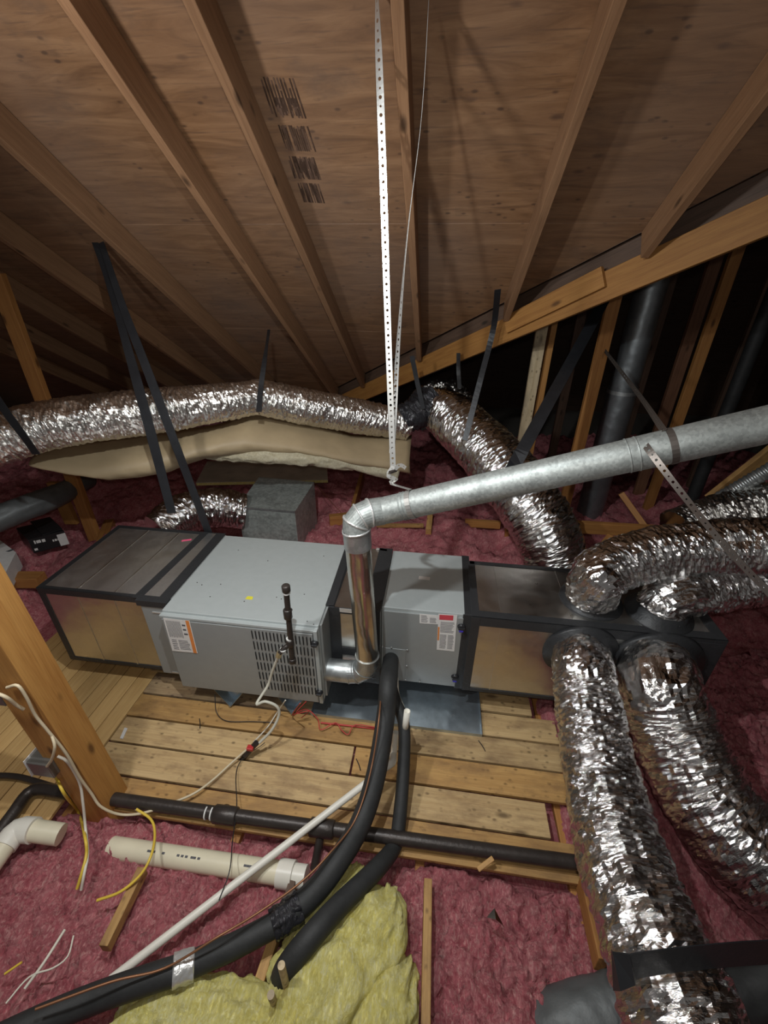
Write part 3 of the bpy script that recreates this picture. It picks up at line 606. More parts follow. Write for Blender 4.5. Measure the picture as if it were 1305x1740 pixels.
duct('flexible_duct', 'foil duct bent like a bridge under the roof at the far left and centre', [Pd(-420, 860, 2.3), Pd(-160, 790, 2.35), Pd(-40, 757, 2.4), Pd(60, 728, 2.5), Pd(150, 712, 2.6), Pd(300, 694, 2.8), Pd(420, 678, 3.0), Pd(443, 676, 3.04), Pd(470, 681, 3.1), Pd(560, 699, 3.3), Pd(690, 722, 3.6)], [.14, .14, .14, .138, .138, .132, .112, .128, .13, .12], m_foil_pale, seed=16, amp=.006, folds=55)
duct('flexible_duct', 'dark foil duct end looping behind the black sealed joint near the valley beam', [Pd(715, 690, 3.95), Pd(735, 668, 4.0), Pd(765, 668, 4.0), Pd(800, 690, 4.0)], [.1, .11, .11, .1], m_foil_shaded, seed=17)
duct('flexible_duct', 'shadowed foil duct behind the upper right duct at the right edge', [Pd(1150, 905, 2.9), Pd(1200, 885, 2.9), Pd(1270, 868, 2.8), Pd(1400, 850, 2.7), Pd(1800, 800, 2.6)], [.15, .16, .16, .16], m_foil_shaded, seed=18)
duct('flexible_duct', 'short crumpled foil duct joined to the galvanised box behind the furnace', [Pz(268, 905, .40), Pz(310, 875, .45), Pz(360, 862, .45), Pz(415, 868, .38)], [.14, .15, .15, .14], m_foil, seed=19)
# bare spiral duct
pts = spline([Pd(1190, 866, 2.95), Pd(1305, 800, 2.7), Pd(1420, 735, 2.5), Pd(1800, 520, 2.2)], .004); n = len(pts)
o = MB().tube(pts, [.045+.003*math.cos(i*.9) for i in range(n)], 24).build('spiral_duct', m_galv, None, True); tag(o, 'thin ribbed metal duct in the dark at the right edge', 'duct')
# black mastic joint between two ducts
o = flex('mastic_joint', [Pd(683, 712, 3.55), Pd(705, 703, 3.55), Pd(735, 682, 3.6)], [.10, .125, .14], m_mastic, None, .014, 31, 64, .006, 60); tag(o, 'glossy black mastic lump joining the two foil ducts below the valley beam', 'duct joint')
# grey sleeves far left
o = flex('insulated_pipe', [Pd(-60, 905, 3.0), Pd(30, 868, 3.2), Pd(90, 845, 3.4), Pd(150, 815, 3.8)], [.09, .09, .085, .07], m_greyins, None, .004, 33, 40, .02, 20); tag(o, 'dark grey sleeved duct lying on pink insulation at the far left', 'duct')
o = flex('insulated_pipe', [Pd(700, 1860, 1.62), Pd(860, 1785, 1.55), Pd(960, 1745, 1.5), Pd(1060, 1715, 1.5), Pd(1180, 1660, 1.5)], [.10, .10, .10, .10, .1], m_greyins, None, .004, 34, 48, .015, 26); tag(o, 'grey sleeved duct passing under the foil duct at the bottom', 'duct')
o = flex('insulated_pipe', [Pd(1195, 1712, 1.35), Pd(1260, 1690, 1.35), Pd(1400, 1640, 1.35), Pd(1800, 1560, 1.4)], [.07, .07, .07], m_foam, None, .003, 35, 40, .02, 20); tag(o, 'black sleeved duct in the bottom right corner behind the foil duct', 'duct')

# galvanised box behind the furnace
r = empty('duct_boot', Pz(460, 850, .3), 'dull galvanised duct box with dusty top behind the furnace', 'duct box')
tp = [Pz(440, 810, .45), Pz(534, 819, .45), Pz(501, 869, .45), Pz(403, 861, .45)]
MB().hexa([p*V([1, 1, 0])+V([0, 0, -.1]) for p in [tp[3], tp[2], tp[1], tp[0]]]+[tp[3], tp[2], tp[1], tp[0]]).build('steel_box', m_box, r, bevel=.004)
MB().slab([tp[3]+V([0, 0, -.014]), tp[2]+V([0, 0, -.014]), tp[2]+V([0, 0, .002]), tp[3]+V([0, 0, .002])], (0, -.004, 0)).build('folded_seam', m_galv, r)
# duct board with yellow edge
r = empty('duct_board', Pz(450, 800, .2), 'flat grey duct board with a yellow fibre edge lying behind the box', 'board')
q = [Pz(*a, .2) for a in [(333, 820), (557, 815), (555, 781), (352, 784)]]
MB().slab([p+V([0, 0, -.004]) for p in q], (0, 0, .006)).build('grey_facing', m_bgrey, r); MB().slab([p+V([0, 0, -.034]) for p in q], (0, 0, .029)).build('fibre_core', m_yellow, r)

# kraft faced batt under the bridge duct
r = empty('kraft_faced_batt', Pd(440, 770, 3.2), 'tan kraft paper faced batt slung below the bridge shaped foil duct', 'insulation batt')
topl = [(95, 758, 2.75), (180, 755, 2.85), (280, 742, 2.95), (370, 728, 3.05), (440, 705, 3.15), (520, 722, 3.3), (600, 745, 3.45), (700, 748, 3.6)]
botl = [(120, 775, 2.75), (215, 812, 2.8), (290, 800, 2.9), (355, 776, 3.05), (440, 768, 3.1), (520, 772, 3.2), (600, 781, 3.35), (700, 806, 3.5)]
n = len(topl); nu, nv = 90, 26; vv = []
for i in range(nu):
    u = i/(nu-1)*(n-1)
    a = [np.interp(u, range(n), [t_[k_] for t_ in topl]) for k_ in range(3)]; b = [np.interp(u, range(n), [t_[k_] for t_ in botl]) for k_ in range(3)]
    p, q_ = Pd(a[0], a[1]-8, a[2]+.10), Pd(b[0], b[1], b[2]+.12)
    for j in range(nv):
        s = j/(nv-1); w = math.sin(math.pi*min(1, s*1.05))**.7 if 0 < s < .95 else 0
        pt = p+(q_-p)*s + V([0, -.26*math.sin(math.pi*s**.75)**.9, -.02*math.sin(math.pi*s)]); vv.append(pt+V([0, 1, .5])*(.012*float(vnoise(u*1.8, s*4, 0, 61))+.004*float(vnoise(u*6, s*9, 0, 62))))
ff = [(i*nv+j, i*nv+j+1, (i+1)*nv+j+1, (i+1)*nv+j) for i in range(nu-1) for j in range(nv-1)]
adopt(raw('kraft_facing', vv, ff, m_kraft, None, True, solid=.004), r)
adopt(flex('fibre_edge', [Pd(350, 772, 3.1), Pd(440, 774, 3.15), Pd(520, 780, 3.25), Pd(600, 789, 3.4), Pd(675, 805, 3.5)], [.03, .045, .045, .045, .05], m_creamf, None, .01, 66, 24, .02, 14), r)

# ------------------------------------------------------------------ flue pipe with elbows
r = empty('flue_pipe', (1.05, .08, .4), 'galvanised flue pipe elbowing up from the furnace and away to the upper right', 'flue pipe')
R1 = .0605; yv = .085
inl = V([.845, yv, Py(556, 1137, yv)[2]]); vb = Py(624, 1110, yv); zin = inl[2]
vx = Py(622, 1090, yv)[0]; vt_ = Py(606, 900, yv)
def arc(p, c, q, n=7):
    p, c, q = V(p), V(c), V(q); return [(1-t)**2*p+2*t*(1-t)*c+t*t*q for t in np.linspace(0, 1, n)]
eb = Py(626, 1136, yv); e0 = eb+V([-.10, 0, 0]); e1 = eb+unit(vt_-eb)*.10
tubeobj('lower_collar', [inl+V([-.03, 0, 0]), V([e0[0], yv, inl[2]])], R1, m_galv, r, seg=32, curve=False)
MB().tube(arc([e0[0]-.002, yv, inl[2]], [eb[0], yv, inl[2]], e1, 5), R1+.001, 32).build('lower_elbow', m_galv, r)
for s in (0.0, .33, .66, 1.0):
    a = arc([e0[0]-.002, yv, inl[2]], [eb[0], yv, inl[2]], e1, 10); i = int(s*9); j = min(9, i+1) if i < 9 else 9; d = unit(V(a[j])-V(a[j-1])); MB().tube([a[i]-d*.003, a[i]+d*.003], R1+.004, 32).build('crimped_ring', m_galv, r)
tubeobj('vertical_section', [e1, vt_+unit(eb-vt_)*.02], R1*.97, m_vents, r, seg=40, curve=False)
pe = Pd(1305, 721, 1.38); ps = Pd(650, 868, 1.90)
tubeobj('upper_sleeve', [vt_+unit(eb-vt_)*.09, vt_], R1+.002, m_galv, r, seg=32, curve=False)
up = arc(vt_, Py(598, 872, yv-.0), ps, 5); MB().tube(up, R1+.002, 32).build('upper_elbow', m_ventst, r)
a = arc(vt_, Py(598, 872, yv), ps, 13)
for i in (0, 3, 6, 9): d = unit(V(a[i+1])-V(a[i])); MB().tube([a[i]-d*.004, a[i]+d*.004], R1+.006, 32).build('crimped_ring', m_sliver, r, True)
pd = unit(pe-ps); jn = Pd(1068, 776, 1.52)
tubeobj('sloping_section', [ps, ps+pd*np.dot(jn-ps, pd)], R1, m_ventst, r, seg=40, curve=False); tubeobj('end_section', [ps+pd*np.dot(jn-ps, pd), pe+pd*1.6], R1*1.02, m_ventst, r, seg=40, curve=False)
for s in (.10, .115, np.dot(jn-ps, pd), np.dot(jn-ps, pd)+.03): MB().tube([ps+pd*(s-.002), ps+pd*(s+.002)], R1+.003, 36).build('crimped_ring', m_ventst, r, True)
mb = MB()
for q, dd in (((664, 880), 2.0), ((1066, 798), 1.55), ((590, 1121), 2.2), ((590, 1150), 2.2), ((600, 950), 2.1)): c = Pd(*q, dd); mb.tube([c, c+V([0, -.004, 0])], .004, 8)

def onpipe(s): return ps+pd*s
def wrap(name, c, ax, rr, mat, root, a0=0, a1=2*math.pi, w=.022, perf=True, tilt=0):
    ax = unit(ax); u_ = unit(V([0, 0, 1])-ax*ax[2]); v_ = np.cross(ax, u_); pts = [V(c)+rr*(math.cos(t)*u_+math.sin(t)*v_)+ax*tilt*math.cos(t) for t in np.linspace(a0, a1, 28)]
    n = len(pts); vv = []; ff = []
    for i, p in enumerate(pts):
        vv += [p-ax*w/2, p+ax*w/2]
        if i: ff.append((2*i-2, 2*i-1, 2*i+1, 2*i))
    return MB().add(vv, ff).build(name, mat, root, False, solid=.0016)
# perforated steel hangers for the flue pipe
m_loop = flat('loop_steel', (.34, .33, .31), .45, .6)
r = empty('perforated_strap', onpipe(.13), 'pair of pale perforated steel straps hanging from the roof to the flue pipe', 'hanger strap')
j = Pd(668, 800, 1.86)
t1 = Pd(641, 20, 1.30); t2 = Pd(728, 10, 1.28)
perforated('perforated_band', [t1+(t1-j)*.04, t1, Pd(651, 300, 1.47), Pd(659, 550, 1.66), j], .0245, (1, 0, 0), m_steel, r, twist=[1.25, .4, 0, 0, 0, 0, 0, 0, 0, 0, 0, 0])
perforated('perforated_band', [t2+(t2-Pd(720, 150, 1.38))*.15, t2, Pd(716, 200, 1.42), Pd(692, 400, 1.56), Pd(677, 580, 1.70), Pd(666, 770, 1.84)], .0245, (1, 0, 0), m_steel, r, twist=[1.5, 1.5, 1.4, 1.3, .9, .4, .1])
c = onpipe(.14); wrap('pipe_loop', c, pd, R1+.0025, m_loop, r)
mb = MB(); mb.tube([j+V([-.012, -.02, 0]), j+V([.012, .01, .0])], .008, 8); mb.build('bolt', m_iron, r)
kn = [j+V([0, 0, .02]), j+V([-.02, -.01, -.02]), j+V([.015, -.01, -.035]), j+V([-.01, 0, -.06]), c+V([-.01, 0, R1+.01])]
perforated('twisted_tail', kn, .02, (1, 0, 0), m_steel, r); perforated('twisted_tail', [j, j+V([.03, 0, .03]), j+V([.055, -.01, .02])], .018, (0, 0, 1), m_steel, r)
# right hand hangers
sp_ = np.dot(Pd(1137, 755, 1.49)-ps, pd)
r = empty('perforated_strap', onpipe(sp_), 'dark perforated strap from a stud down around the right end of the flue pipe', 'hanger strap')
perforated('perforated_band', [Pd(1028, 596, 2.9), Pd(1085, 670, 2.2), Pd(1128, 732, 1.46)], .022, (1, 0, .6), m_rust, r, twist=[.9, .5, .2]); wrap('pipe_loop', onpipe(sp_), pd, R1+.003, m_rust, r)
s2 = np.dot(Pd(1100, 765, 1.5)-ps, pd)
r = empty('perforated_strap', onpipe(s2), 'dark perforated strap slanting from the flue pipe across the upper right foil duct', 'hanger strap')
perforated('perforated_band', [Pd(1088, 744, 1.50), Pd(1108, 772, 1.43), Pd(1160, 840, 1.36), Pd(1225, 920, 1.28), Pd(1320, 1020, 1.05), Pd(1420, 1110, .98), Pd(1600, 1330, 1.0)], .022, (1, 0, .3), m_rust, r, twist=[.4, 1.0, 1.35, .9, .3])

# ------------------------------------------------------------------ black straps
def bstrap(lab, pts, w=.05, side=(1, 0, 0), **kw):
    o = ribbon('duct_strap', pts, w, side, m_strap, None, .003, **kw); tag(o, lab, 'strap', 'black duct support straps'); return o
bstrap('left one of the two long black straps hanging above the return plenum', [Pd(158, 402, 2.62), Pd(185, 480, 2.65), Pd(222, 610, 2.6), Pd(252, 720, 2.55), Pd(292, 872, 2.68)], [.04, .045, .06, .065, .06])
bstrap('right one of the two long black straps, ending at the taped plenum corner', [Pd(172, 412, 2.58), Pd(212, 530, 2.6), Pd(245, 615, 2.55), Pd(300, 760, 2.55), Py(357, 912, .77)], [.035, .05, .055, .055, .055])
bstrap('thick black strap from the valley beam down to the rising foil duct', [Pd(1036, 492, 3.02), Pd(1000, 560, 2.85), Pd(940, 670, 2.6), Pd(885, 770, 2.42), Pd(868, 800, 2.42)], .075, (1, .3, .4))
o = flex('strap_knot', [Pd(1030, 486, 2.97), Pd(1040, 500, 2.95)], [.035, .04], m_strap, None, .01, 71, 24, .008, 60); tag(o, 'wad of black strap stapled at the valley beam joint', 'strap end')
bstrap('long thin black strap hanging from the knotted rafter to the rising foil duct', [Pr(846, 492, 1.49), Pd(838, 560, 2.9), Pd(815, 650, 2.92), Pd(790, 748, 2.93)], .038, (1, 0, .2))
bstrap('short black strap hanging from the middle of the valley beam', [Pd(779, 600, 3.3), Pd(779, 630, 3.3), Pd(781, 660, 3.35)], .03)
bstrap('black strap from the central rafter down into the glossy mastic joint', [Pd(700, 605, 3.2), Pd(708, 645, 3.3), Pd(719, 695, 3.4)], .035)
bstrap('thin black strap holding up the peak of the bridge shaped duct', [Pr(457, 560, 1.5), Pd(450, 610, 2.95), Pd(443, 660, 2.9), Pd(440, 700, 2.86)], [.022, .02, .035, .04])
bstrap('black strap slung around the far left end of the bridge shaped duct', [Pd(-30, 640, 2.2), Pd(10, 700, 2.25), Pd(38, 738, 2.28), Pd(62, 772, 2.35)], .05)
bstrap('broad black strap crossing the drooping foil duct at the bottom right', [Pd(1042, 1650, 1.15), Pd(1060, 1645, 1.10), Pd(1140, 1632, 1.10), Pd(1240, 1622, 1.13), Pd(1400, 1608, 1.2), Pd(1700, 1560, 1.35)], .075, (0, .4, 1))

# ------------------------------------------------------------------ left post, junction box and cables
pc = V([-.112, -.56]); 
o = beam('wood_post', (pc[0], pc[1], -.3), (pc[0]-.15, pc[1], roof_z(pc[1], 1.5)), .15, .13, m_post, up=(0, 1, 0)); tag(o, 'stout orange wooden post standing at the left front of the planks', 'post')
o.rotation_mode = 'XYZ'
fy = pc[1]-.066
r = empty('junction_box', Py(78, 1300, fy), 'grey steel junction box fixed to the left side of the wooden post', 'junction box')
c = Py(80, 1298, fy)
MB().box(tuple(c+V([-.055, -.03, -.045])), tuple(c+V([.045, .035, .045]))).build('steel_box', m_gbox, r, bevel=.004)
MB().slab([c+V([-.062, -.033, -.052]), c+V([-.056, -.033, .055]), c+V([-.056, .037, .055]), c+V([-.062, .037, -.052])], (-.003, 0, 0)).build('cover_plate', m_white, r)
r2 = empty('junction_box', Py(5, 1178, fy+.1), 'dark junction box at the left edge of the photo with a pale cable entering it', 'junction box')
c2 = Py(4, 1178, fy+.1); MB().box(tuple(c2+V([-.07, -.03, -.04])), tuple(c2+V([.03, .04, .04]))).build('steel_box', m_gbox, r2, bevel=.004)
def cable(lab, pts, rr, mat, cat='cable', name='cable', **kw):
    o = tubeobj(name, pts, rr, mat, None, 10, .012, **kw); tag(o, lab, cat); return o
g = fy-.012
cable('pale yellow cable entering the left edge of the photo', [Py(-40, 1170, g-.02), Py(5, 1182, g-.03), Py(28, 1198, g-.01), Py(40, 1205, g)], .0062, m_cream)
cable('cream cable running down the post then across the planks to the gas valve', [Py(12, 1168, g), Py(30, 1165, g), Py(45, 1185, g), Py(60, 1215, g), Py(80, 1240, g), Py(112, 1280, g), Py(135, 1320, g), Py(155, 1348, g), Py(172, 1371, g-.01), Pz(205, 1384, -.09), Pz(245, 1381, -.10), Pz(290, 1365, -.105), Pz(330, 1348, -.11), Pz(362, 1325, -.12), Pz(395, 1295, -.12), Pd(428, 1266, 2.22)], .0055, m_cream)
cable('short cream cable looping from the post into the top of the junction box', [Py(88, 1250, g), Py(93, 1268, g-.02), Py(88, 1290, g-.03), Py(80, 1302, g-.02)], .0055, m_cream)
cable('white cable dropping from the post into the pink insulation', [Py(98, 1285, g), Py(115, 1295, g), Py(135, 1330, g), Py(141, 1365, g-.03), Pz(145, 1405, -.06), Pz(149, 1450, -.08), Pz(143, 1485, -.09), Pz(138, 1512, -.14)], .0055, m_wcab)
cable('yellow cable dropping from the junction box into the pink insulation', [Py(95, 1320, g+.02), Py(110, 1350, g-.02), Pd(133, 1380, 2.1), Pz(144, 1420, -.05), Pz(147, 1450, -.07), Pz(140, 1480, -.09), Pz(131, 1510, -.14)], .0062, m_yel)
cable('yellow cable curling over the buried white pipe', [Pz(232, 1375, -.09), Pz(256, 1392, -.10), Pz(263, 1415, -.09), Pz(258, 1450, -.05), Pz(240, 1485, -.07), Pz(205, 1515, -.09), Pz(165, 1530, -.11)], .0055, m_yel)
cable('thin white stick half sunk in pink insulation at the lower left', [Pz(110, 1580, -.11), Pz(75, 1635, -.10), Pz(42, 1680, -.11)], .005, m_wcab)
cable('thin pale pink wire curving over insulation at the lower left', [Pz(125, 1590, -.1), Pz(115, 1625, -.1), Pz(90, 1645, -.1), Pz(50, 1660, -.1), Pz(10, 1705, -.1)], .003, m_wcab)
cable('short orange wire scrap at the lower left edge', [Pz(8, 1655, -.12), Pz(37, 1635, -.11)], .004, m_yel)
cable('thin black thermostat wire trailing over the planks below the furnace', [Pz(365, 1180, -.06), Pz(368, 1210, -.13), Pz(385, 1225, -.14), Pz(430, 1226, -.14), Pz(470, 1228, -.14)], .0022, m_blk, 'wire', 'wire')
cable('second thin black wire trailing over the planks up to the furnace', [Pz(450, 1262, -.13), Pz(405, 1300, -.13), Pz(402, 1370, -.10), Pz(395, 1430, -.07), Pz(390, 1480, -.05), Pz(372, 1530, -.08)], .0022, m_blk, 'wire', 'wire')
cable('red wire zigzagging along the front rim of the drain pan', [Pd(510, 1195, 2.2), Pz(497, 1215, -.13), Pz(520, 1205, -.12), Pz(540, 1222, -.125), Pz(545, 1240, -.13), Pz(570, 1228, -.12), Pz(580, 1240, -.13), Pz(592, 1248, -.13), Pz(603, 1232, -.12), Pz(640, 1236, -.12)], .0028, m_redw, 'wire', 'wire')
cable('red wire dangling under the louvred door', [Pd(520, 1192, 2.3), Pd(503, 1212, 2.35), Pd(525, 1208, 2.35), Pd(512, 1220, 2.4)], .0025, m_redw, 'wire', 'wire')
cable('red rail strip behind the drain pan rim wire', [Pz(545, 1228, -.14), Pz(638, 1238, -.14)], .005, m_redw, 'wire', 'wire', curve=False)
cable('white cable hanging from under the louvred door', [Pd(485, 1190, 2.3), Pz(470, 1212, -.12), Pz(455, 1235, -.13), Pz(430, 1262, -.12)], .0035, m_wcab)
cable('small white pull tag string near the post foot', [Pz(228, 1372, -.12), Pz(240, 1382, -.10)], .006, m_cream)
c = Pz(208, 1243, FZ); MB_ = MB().slab([Pz(204, 1255, FZ+.001), Pz(209, 1256, FZ+.001), Pz(217, 1238, FZ+.001), Pz(212, 1237, FZ+.001)], (0, 0, .004)); o = MB_.build('cable_staple', m_white); tag(o, 'small white paper tab stuck on the amber plank', 'tab')

# ------------------------------------------------------------------ iron gas pipe
pz = -.105; r = empty('iron_pipe', Pz(540, 1400, pz), 'long black iron gas pipe crossing in front of the planks with tees', 'pipe')
p0, p1 = Pz(215, 1362, pz), Pz(1010, 1470, pz); p00 = Pz(100, 1345, pz)
tubeobj('main_run', [p00, p1+(p1-p0)*.05], .0285, m_iron, r, seg=24, curve=False)
ax = unit(p1-p0)
def on(px, py): q = Pz(px, py, pz); return p0+ax*np.dot(q-p0, ax)
t1, t2 = on(383, 1386), on(548, 1404)
for t_ in (t1, t2): MB().tube([t_-ax*.055, t_-ax*.05, t_+ax*.05, t_+ax*.055], [.034, .038, .038, .034], 24).build('tee_fitting', m_iron, r, True)
e = Pd(378, 1336, 2.36); tubeobj('riser', [t1, e], .017, m_iron, r, curve=False)
MB().tube([t1, t1+unit(e-t1)*.05], .03, 16).build('reducer', m_iron, r, True); tubeobj('elbow', [e+unit(t1-e)*.03, e, e+unit(Pd(416, 1284, 2.22)-e)*.035], .023, m_iron, r)
tubeobj('branch', [e, Pd(416, 1284, 2.23)], .0155, m_iron, r, curve=False)
tubeobj('drop', [t2, Pz(536, 1465, -.2), Pz(522, 1525, -.28)], .018, m_iron, r, curve=False)
for px in (352, 362): q = on(px, 1380); MB().tube([q-ax*.003, q+ax*.003], .0295, 20).build('thread_sealant', m_dope, r)
o = tubeobj('iron_pipe', [Pz(104, 1346, pz), Pz(55, 1343, pz), Pz(20, 1385, pz), Pz(-20, 1440, pz)], .027, m_iron, None, seg=20); tag(o, 'black pipe turning toward the camera left of the wooden post', 'pipe')
o = tubeobj('iron_pipe', [Pz(-30, 1318, -.12), Pz(30, 1320, -.12), Pz(100, 1340, -.12)], .014, m_iron, None, seg=14); tag(o, 'thin dark pipe entering from the left edge above the pink insulation', 'pipe')

# ------------------------------------------------------------------ PVC
r = empty('condensate_pipe', Pz(420, 1480, -.03), 'white condensate pipe running diagonally over the insulation from the coil', 'pipe')
pA, pB = Pz(188, 1665, -.12), Pz(664, 1298, -.02)
tubeobj('long_run', [pA, pB], .0155, m_pvc, r, seg=18, curve=False)
tubeobj('elbow', [Pz(652, 1304, -.02), Pz(666, 1296, -.02), Pd(668, 1284, 2.15)], .0195, m_pvc, r); tubeobj('upright', [Pd(668, 1290, 2.17), Pd(673, 1244, 2.15)], .0165, m_pvc, r, curve=False)
mb = MB()
for i in range(16): t_ = .25+i*.045; p = pA+(pB-pA)*t_; d = unit(pB-pA); mb.slab([p+V([-.004, -.013, .009]), p+V([-.004, -.013, .009])+d*.012, p+V([-.004, -.013, .013])+d*.012, p+V([-.004, -.013, .013])], (-.0006, -.001, 0))
r = empty('cleanout_pipe', Pd(688, 1230, 2.1), 'open ended cream pipe stub standing beside the black foam line', 'pipe')
a, b = Pd(692, 1208, 2.05), Pd(687, 1249, 2.12); MB().tube([b, a], .0145, 18, caps=False).build('pipe_stub', m_pvc, r, True, solid=.002); tubeobj('socket', [b+unit(b-a)*.02, b+unit(a-b)*.01], .019, m_pvc, r, curve=False)
tubeobj('white_hose', [Pd(674, 1152, 2.3), Pd(676, 1180, 2.25), Pd(684, 1200, 2.2), Pd(688, 1212, 2.2)], .009, m_wcab, r)
r = empty('drain_pipe', Pz(370, 1465, -.14), 'fat cream plastic drain pipe half buried in pink insulation with a coupling', 'pipe')
a, b = Pz(190, 1440, -.20), Pz(478, 1484, -.15); tubeobj('pipe_run', [a, b], .043, m_pvcy, r, seg=28, curve=False)
d = unit(b-a); tubeobj('coupling', [b-d*.01, b+d*.055], .052, m_pvc, r, seg=28, curve=False); tubeobj('pipe_end', [b+d*.05, b+d*.11], .043, m_pvc, r, seg=28, curve=False)
mb = MB()
for s in (.08, .10, .12, .19, .30, .33, .36, .40, .42, .45, .78, .80, .82):
    s = .18+s*.8; p = a+(b-a)*s; uu = unit(np.cross(d, [0, 1, 0])); uu = uu if uu[2] > 0 else -uu; nrm_ = unit(CAM-p); nrm_ = unit(nrm_-d*(nrm_@d)); top_ = unit(.55*V([0, 0, 1])*1.0+.0*nrm_+.62*nrm_); q_ = p+top_*.0435; tt_ = unit(np.cross(d, top_))
    mb.slab([q_-tt_*.004, q_-tt_*.004+d*.012, q_+tt_*.004+d*.012, q_+tt_*.004], top_*.001)
mb.build('printed_marks', m_ink, r)
r = empty('drain_pipe', Pz(50, 1420, -.1), 'white plastic drain pipe with elbow at the lower left edge', 'pipe')
tubeobj('pipe_end', [Pz(48, 1410, -.10), Pz(104, 1418, -.13)], .043, m_pvcy, r, seg=28, curve=False); tubeobj('elbow', [Pz(58, 1411, -.10), Pz(30, 1412, -.10), Pz(6, 1440, -.1)], .05, m_pvc, r, seg=28); tubeobj('pipe_run', [Pz(12, 1432, -.1), Pz(-30, 1490, -.1)], .043, m_pvcy, r, seg=28, curve=False)

# ------------------------------------------------------------------ refrigerant lines
r = empty('refrigerant_line', Pd(630, 1330, 1.95), 'thick black foam covered refrigerant line curving from the coil to the lower left', 'refrigerant line')
rp = [Py(664, 1122, .19), Pd(660, 1160, 2.12), Pd(655, 1220, 2.06), Pd(638, 1320, 1.93), Pd(612, 1400, 1.82), Pd(570, 1470, 1.70), Pd(530, 1520, 1.64), Pd(484, 1560, 1.58)]
tubeobj('foam_sleeve', rp, .045, m_foam, r, seg=28)
tubeobj('foam_sleeve', [Pd(500, 1550, 1.6), Pd(470, 1569, 1.57), Pd(400, 1606, 1.52), Pd(322, 1640, 1.48)], .039, m_foam, r, seg=28)
tubeobj('foam_sleeve', [Pd(310, 1645, 1.47), Pd(240, 1668, 1.44), Pd(150, 1700, 1.41), Pd(60, 1738, 1.36), Pd(-60, 1795, 1.3)], .041, m_foam, r, seg=28)
adopt(flex('mastic_patch', [Pd(510, 1541, 1.61), Pd(462, 1573, 1.56)], [.047, .045], m_mastic, None, .006, 81, 48, .005, 60), r)
adopt(flex('silver_tape_wrap', [Pd(330, 1638, 1.485), Pd(294, 1650, 1.46)], [.044, .045], m_sliver, None, .003, 82, 48, .005, 40), r)
tubeobj('bare_joint', [Pd(330, 1636, 1.49), Pd(322, 1640, 1.48)], .036, m_gbox, r, seg=24, curve=False)
r = empty('refrigerant_line', Pd(685, 1300, 2.0), 'thinner black foam covered line bending down past the yellow batts', 'refrigerant line')
tubeobj('foam_sleeve', [Pd(664, 1160, 2.2), Pd(672, 1190, 2.18), Pd(686, 1230, 2.12), Pd(686, 1300, 2.05), Pd(678, 1400, 1.93), Pd(670, 1438, 1.88), Pd(640, 1476, 1.76), Pd(580, 1535, 1.62), Pd(530, 1590, 1.52), Pd(487, 1645, 1.49), Pd(470, 1690, 1.56)], [.027, .029, .030, .031, .032, .036, .038, .040, .041, .040], m_foam, r, seg=26)
cable('bare copper tube following the thick black foam line', [Py(647, 1140, .18), Pd(646, 1200, 2.02), Pd(632, 1300, 1.9), Pd(605, 1390, 1.80), Pd(560, 1450, 1.68), Pd(510, 1500, 1.60), Pd(440, 1550, 1.54), Pd(370, 1592, 1.47), Pd(280, 1645, 1.43), Pd(190, 1668, 1.38), Pd(60, 1715, 1.32)], .0038, m_cud, 'copper tube', 'copper_tube')
cable('copper pipe stub lying across the bottom insulation', [Pz(365, 1682, -.10), Pz(440, 1690, -.11)], .008, m_copper, 'copper tube', 'copper_tube')
for (a, b, lab) in (((478, 1640), (500, 1730), 'round wooden stake standing among the yellow batts, the taller one'), ((460, 1690), (480, 1740), 'round wooden stake standing among the yellow batts, the shorter one')):
    o = tubeobj('wooden_stake', [Pd(a[0], a[1], 1.38), Pd(b[0], b[1], 1.62)], .012, m_pale, None, curve=False); tag(o, lab, 'stake')

# ------------------------------------------------------------------ yellow batts
def batt(lab, pts, rad, seed, squash=.55):
    o = flex('yellow_batt', pts, rad, m_yellow, None, .018, seed, 80, .011, 13)
    me = o.data; n = len(me.vertices); co = np.empty(n*3); me.vertices.foreach_get('co', co); co = co.reshape(-1, 3)
    zc_ = -.15; co[:, 2] = zc_+(co[:, 2]-zc_)*squash; me.vertices.foreach_set('co', co.ravel()); me.update()
    tag(o, lab, 'insulation batt', 'yellow fibreglass batts'); return o
batt('yellow fibreglass batt rising beside the narrow upright stick', [Pz(660, 1512, -.14), Pz(650, 1560, -.10), Pz(610, 1615, -.09), Pz(560, 1680, -.09), Pz(515, 1750, -.10), Pz(480, 1810, -.1)], [.03, .095, .115, .12, .12, .12], 91, .75)
batt('small yellow fibreglass batt at the bottom centre, right of the larger one', [Pz(690, 1632, -.15), Pz(680, 1665, -.12), Pz(655, 1720, -.11), Pz(630, 1800, -.11)], [.02, .07, .10, .11], 92, .75)
batt('yellow fibreglass batt along the bottom edge left of the stakes', [Pz(200, 1752, -.14), Pz(270, 1735, -.12), Pz(350, 1735, -.11), Pz(430, 1752, -.12), Pz(500, 1790, -.13)], [.06, .09, .10, .10, .06], 93, .7)
batt('narrow yellow fibreglass strip between the two black foam lines', [Pz(612, 1480, -.13), Pz(585, 1520, -.09), Pz(545, 1570, -.09), Pz(500, 1640, -.1), Pz(480, 1690, -.13)], [.03, .05, .05, .06, .05], 94, .8)

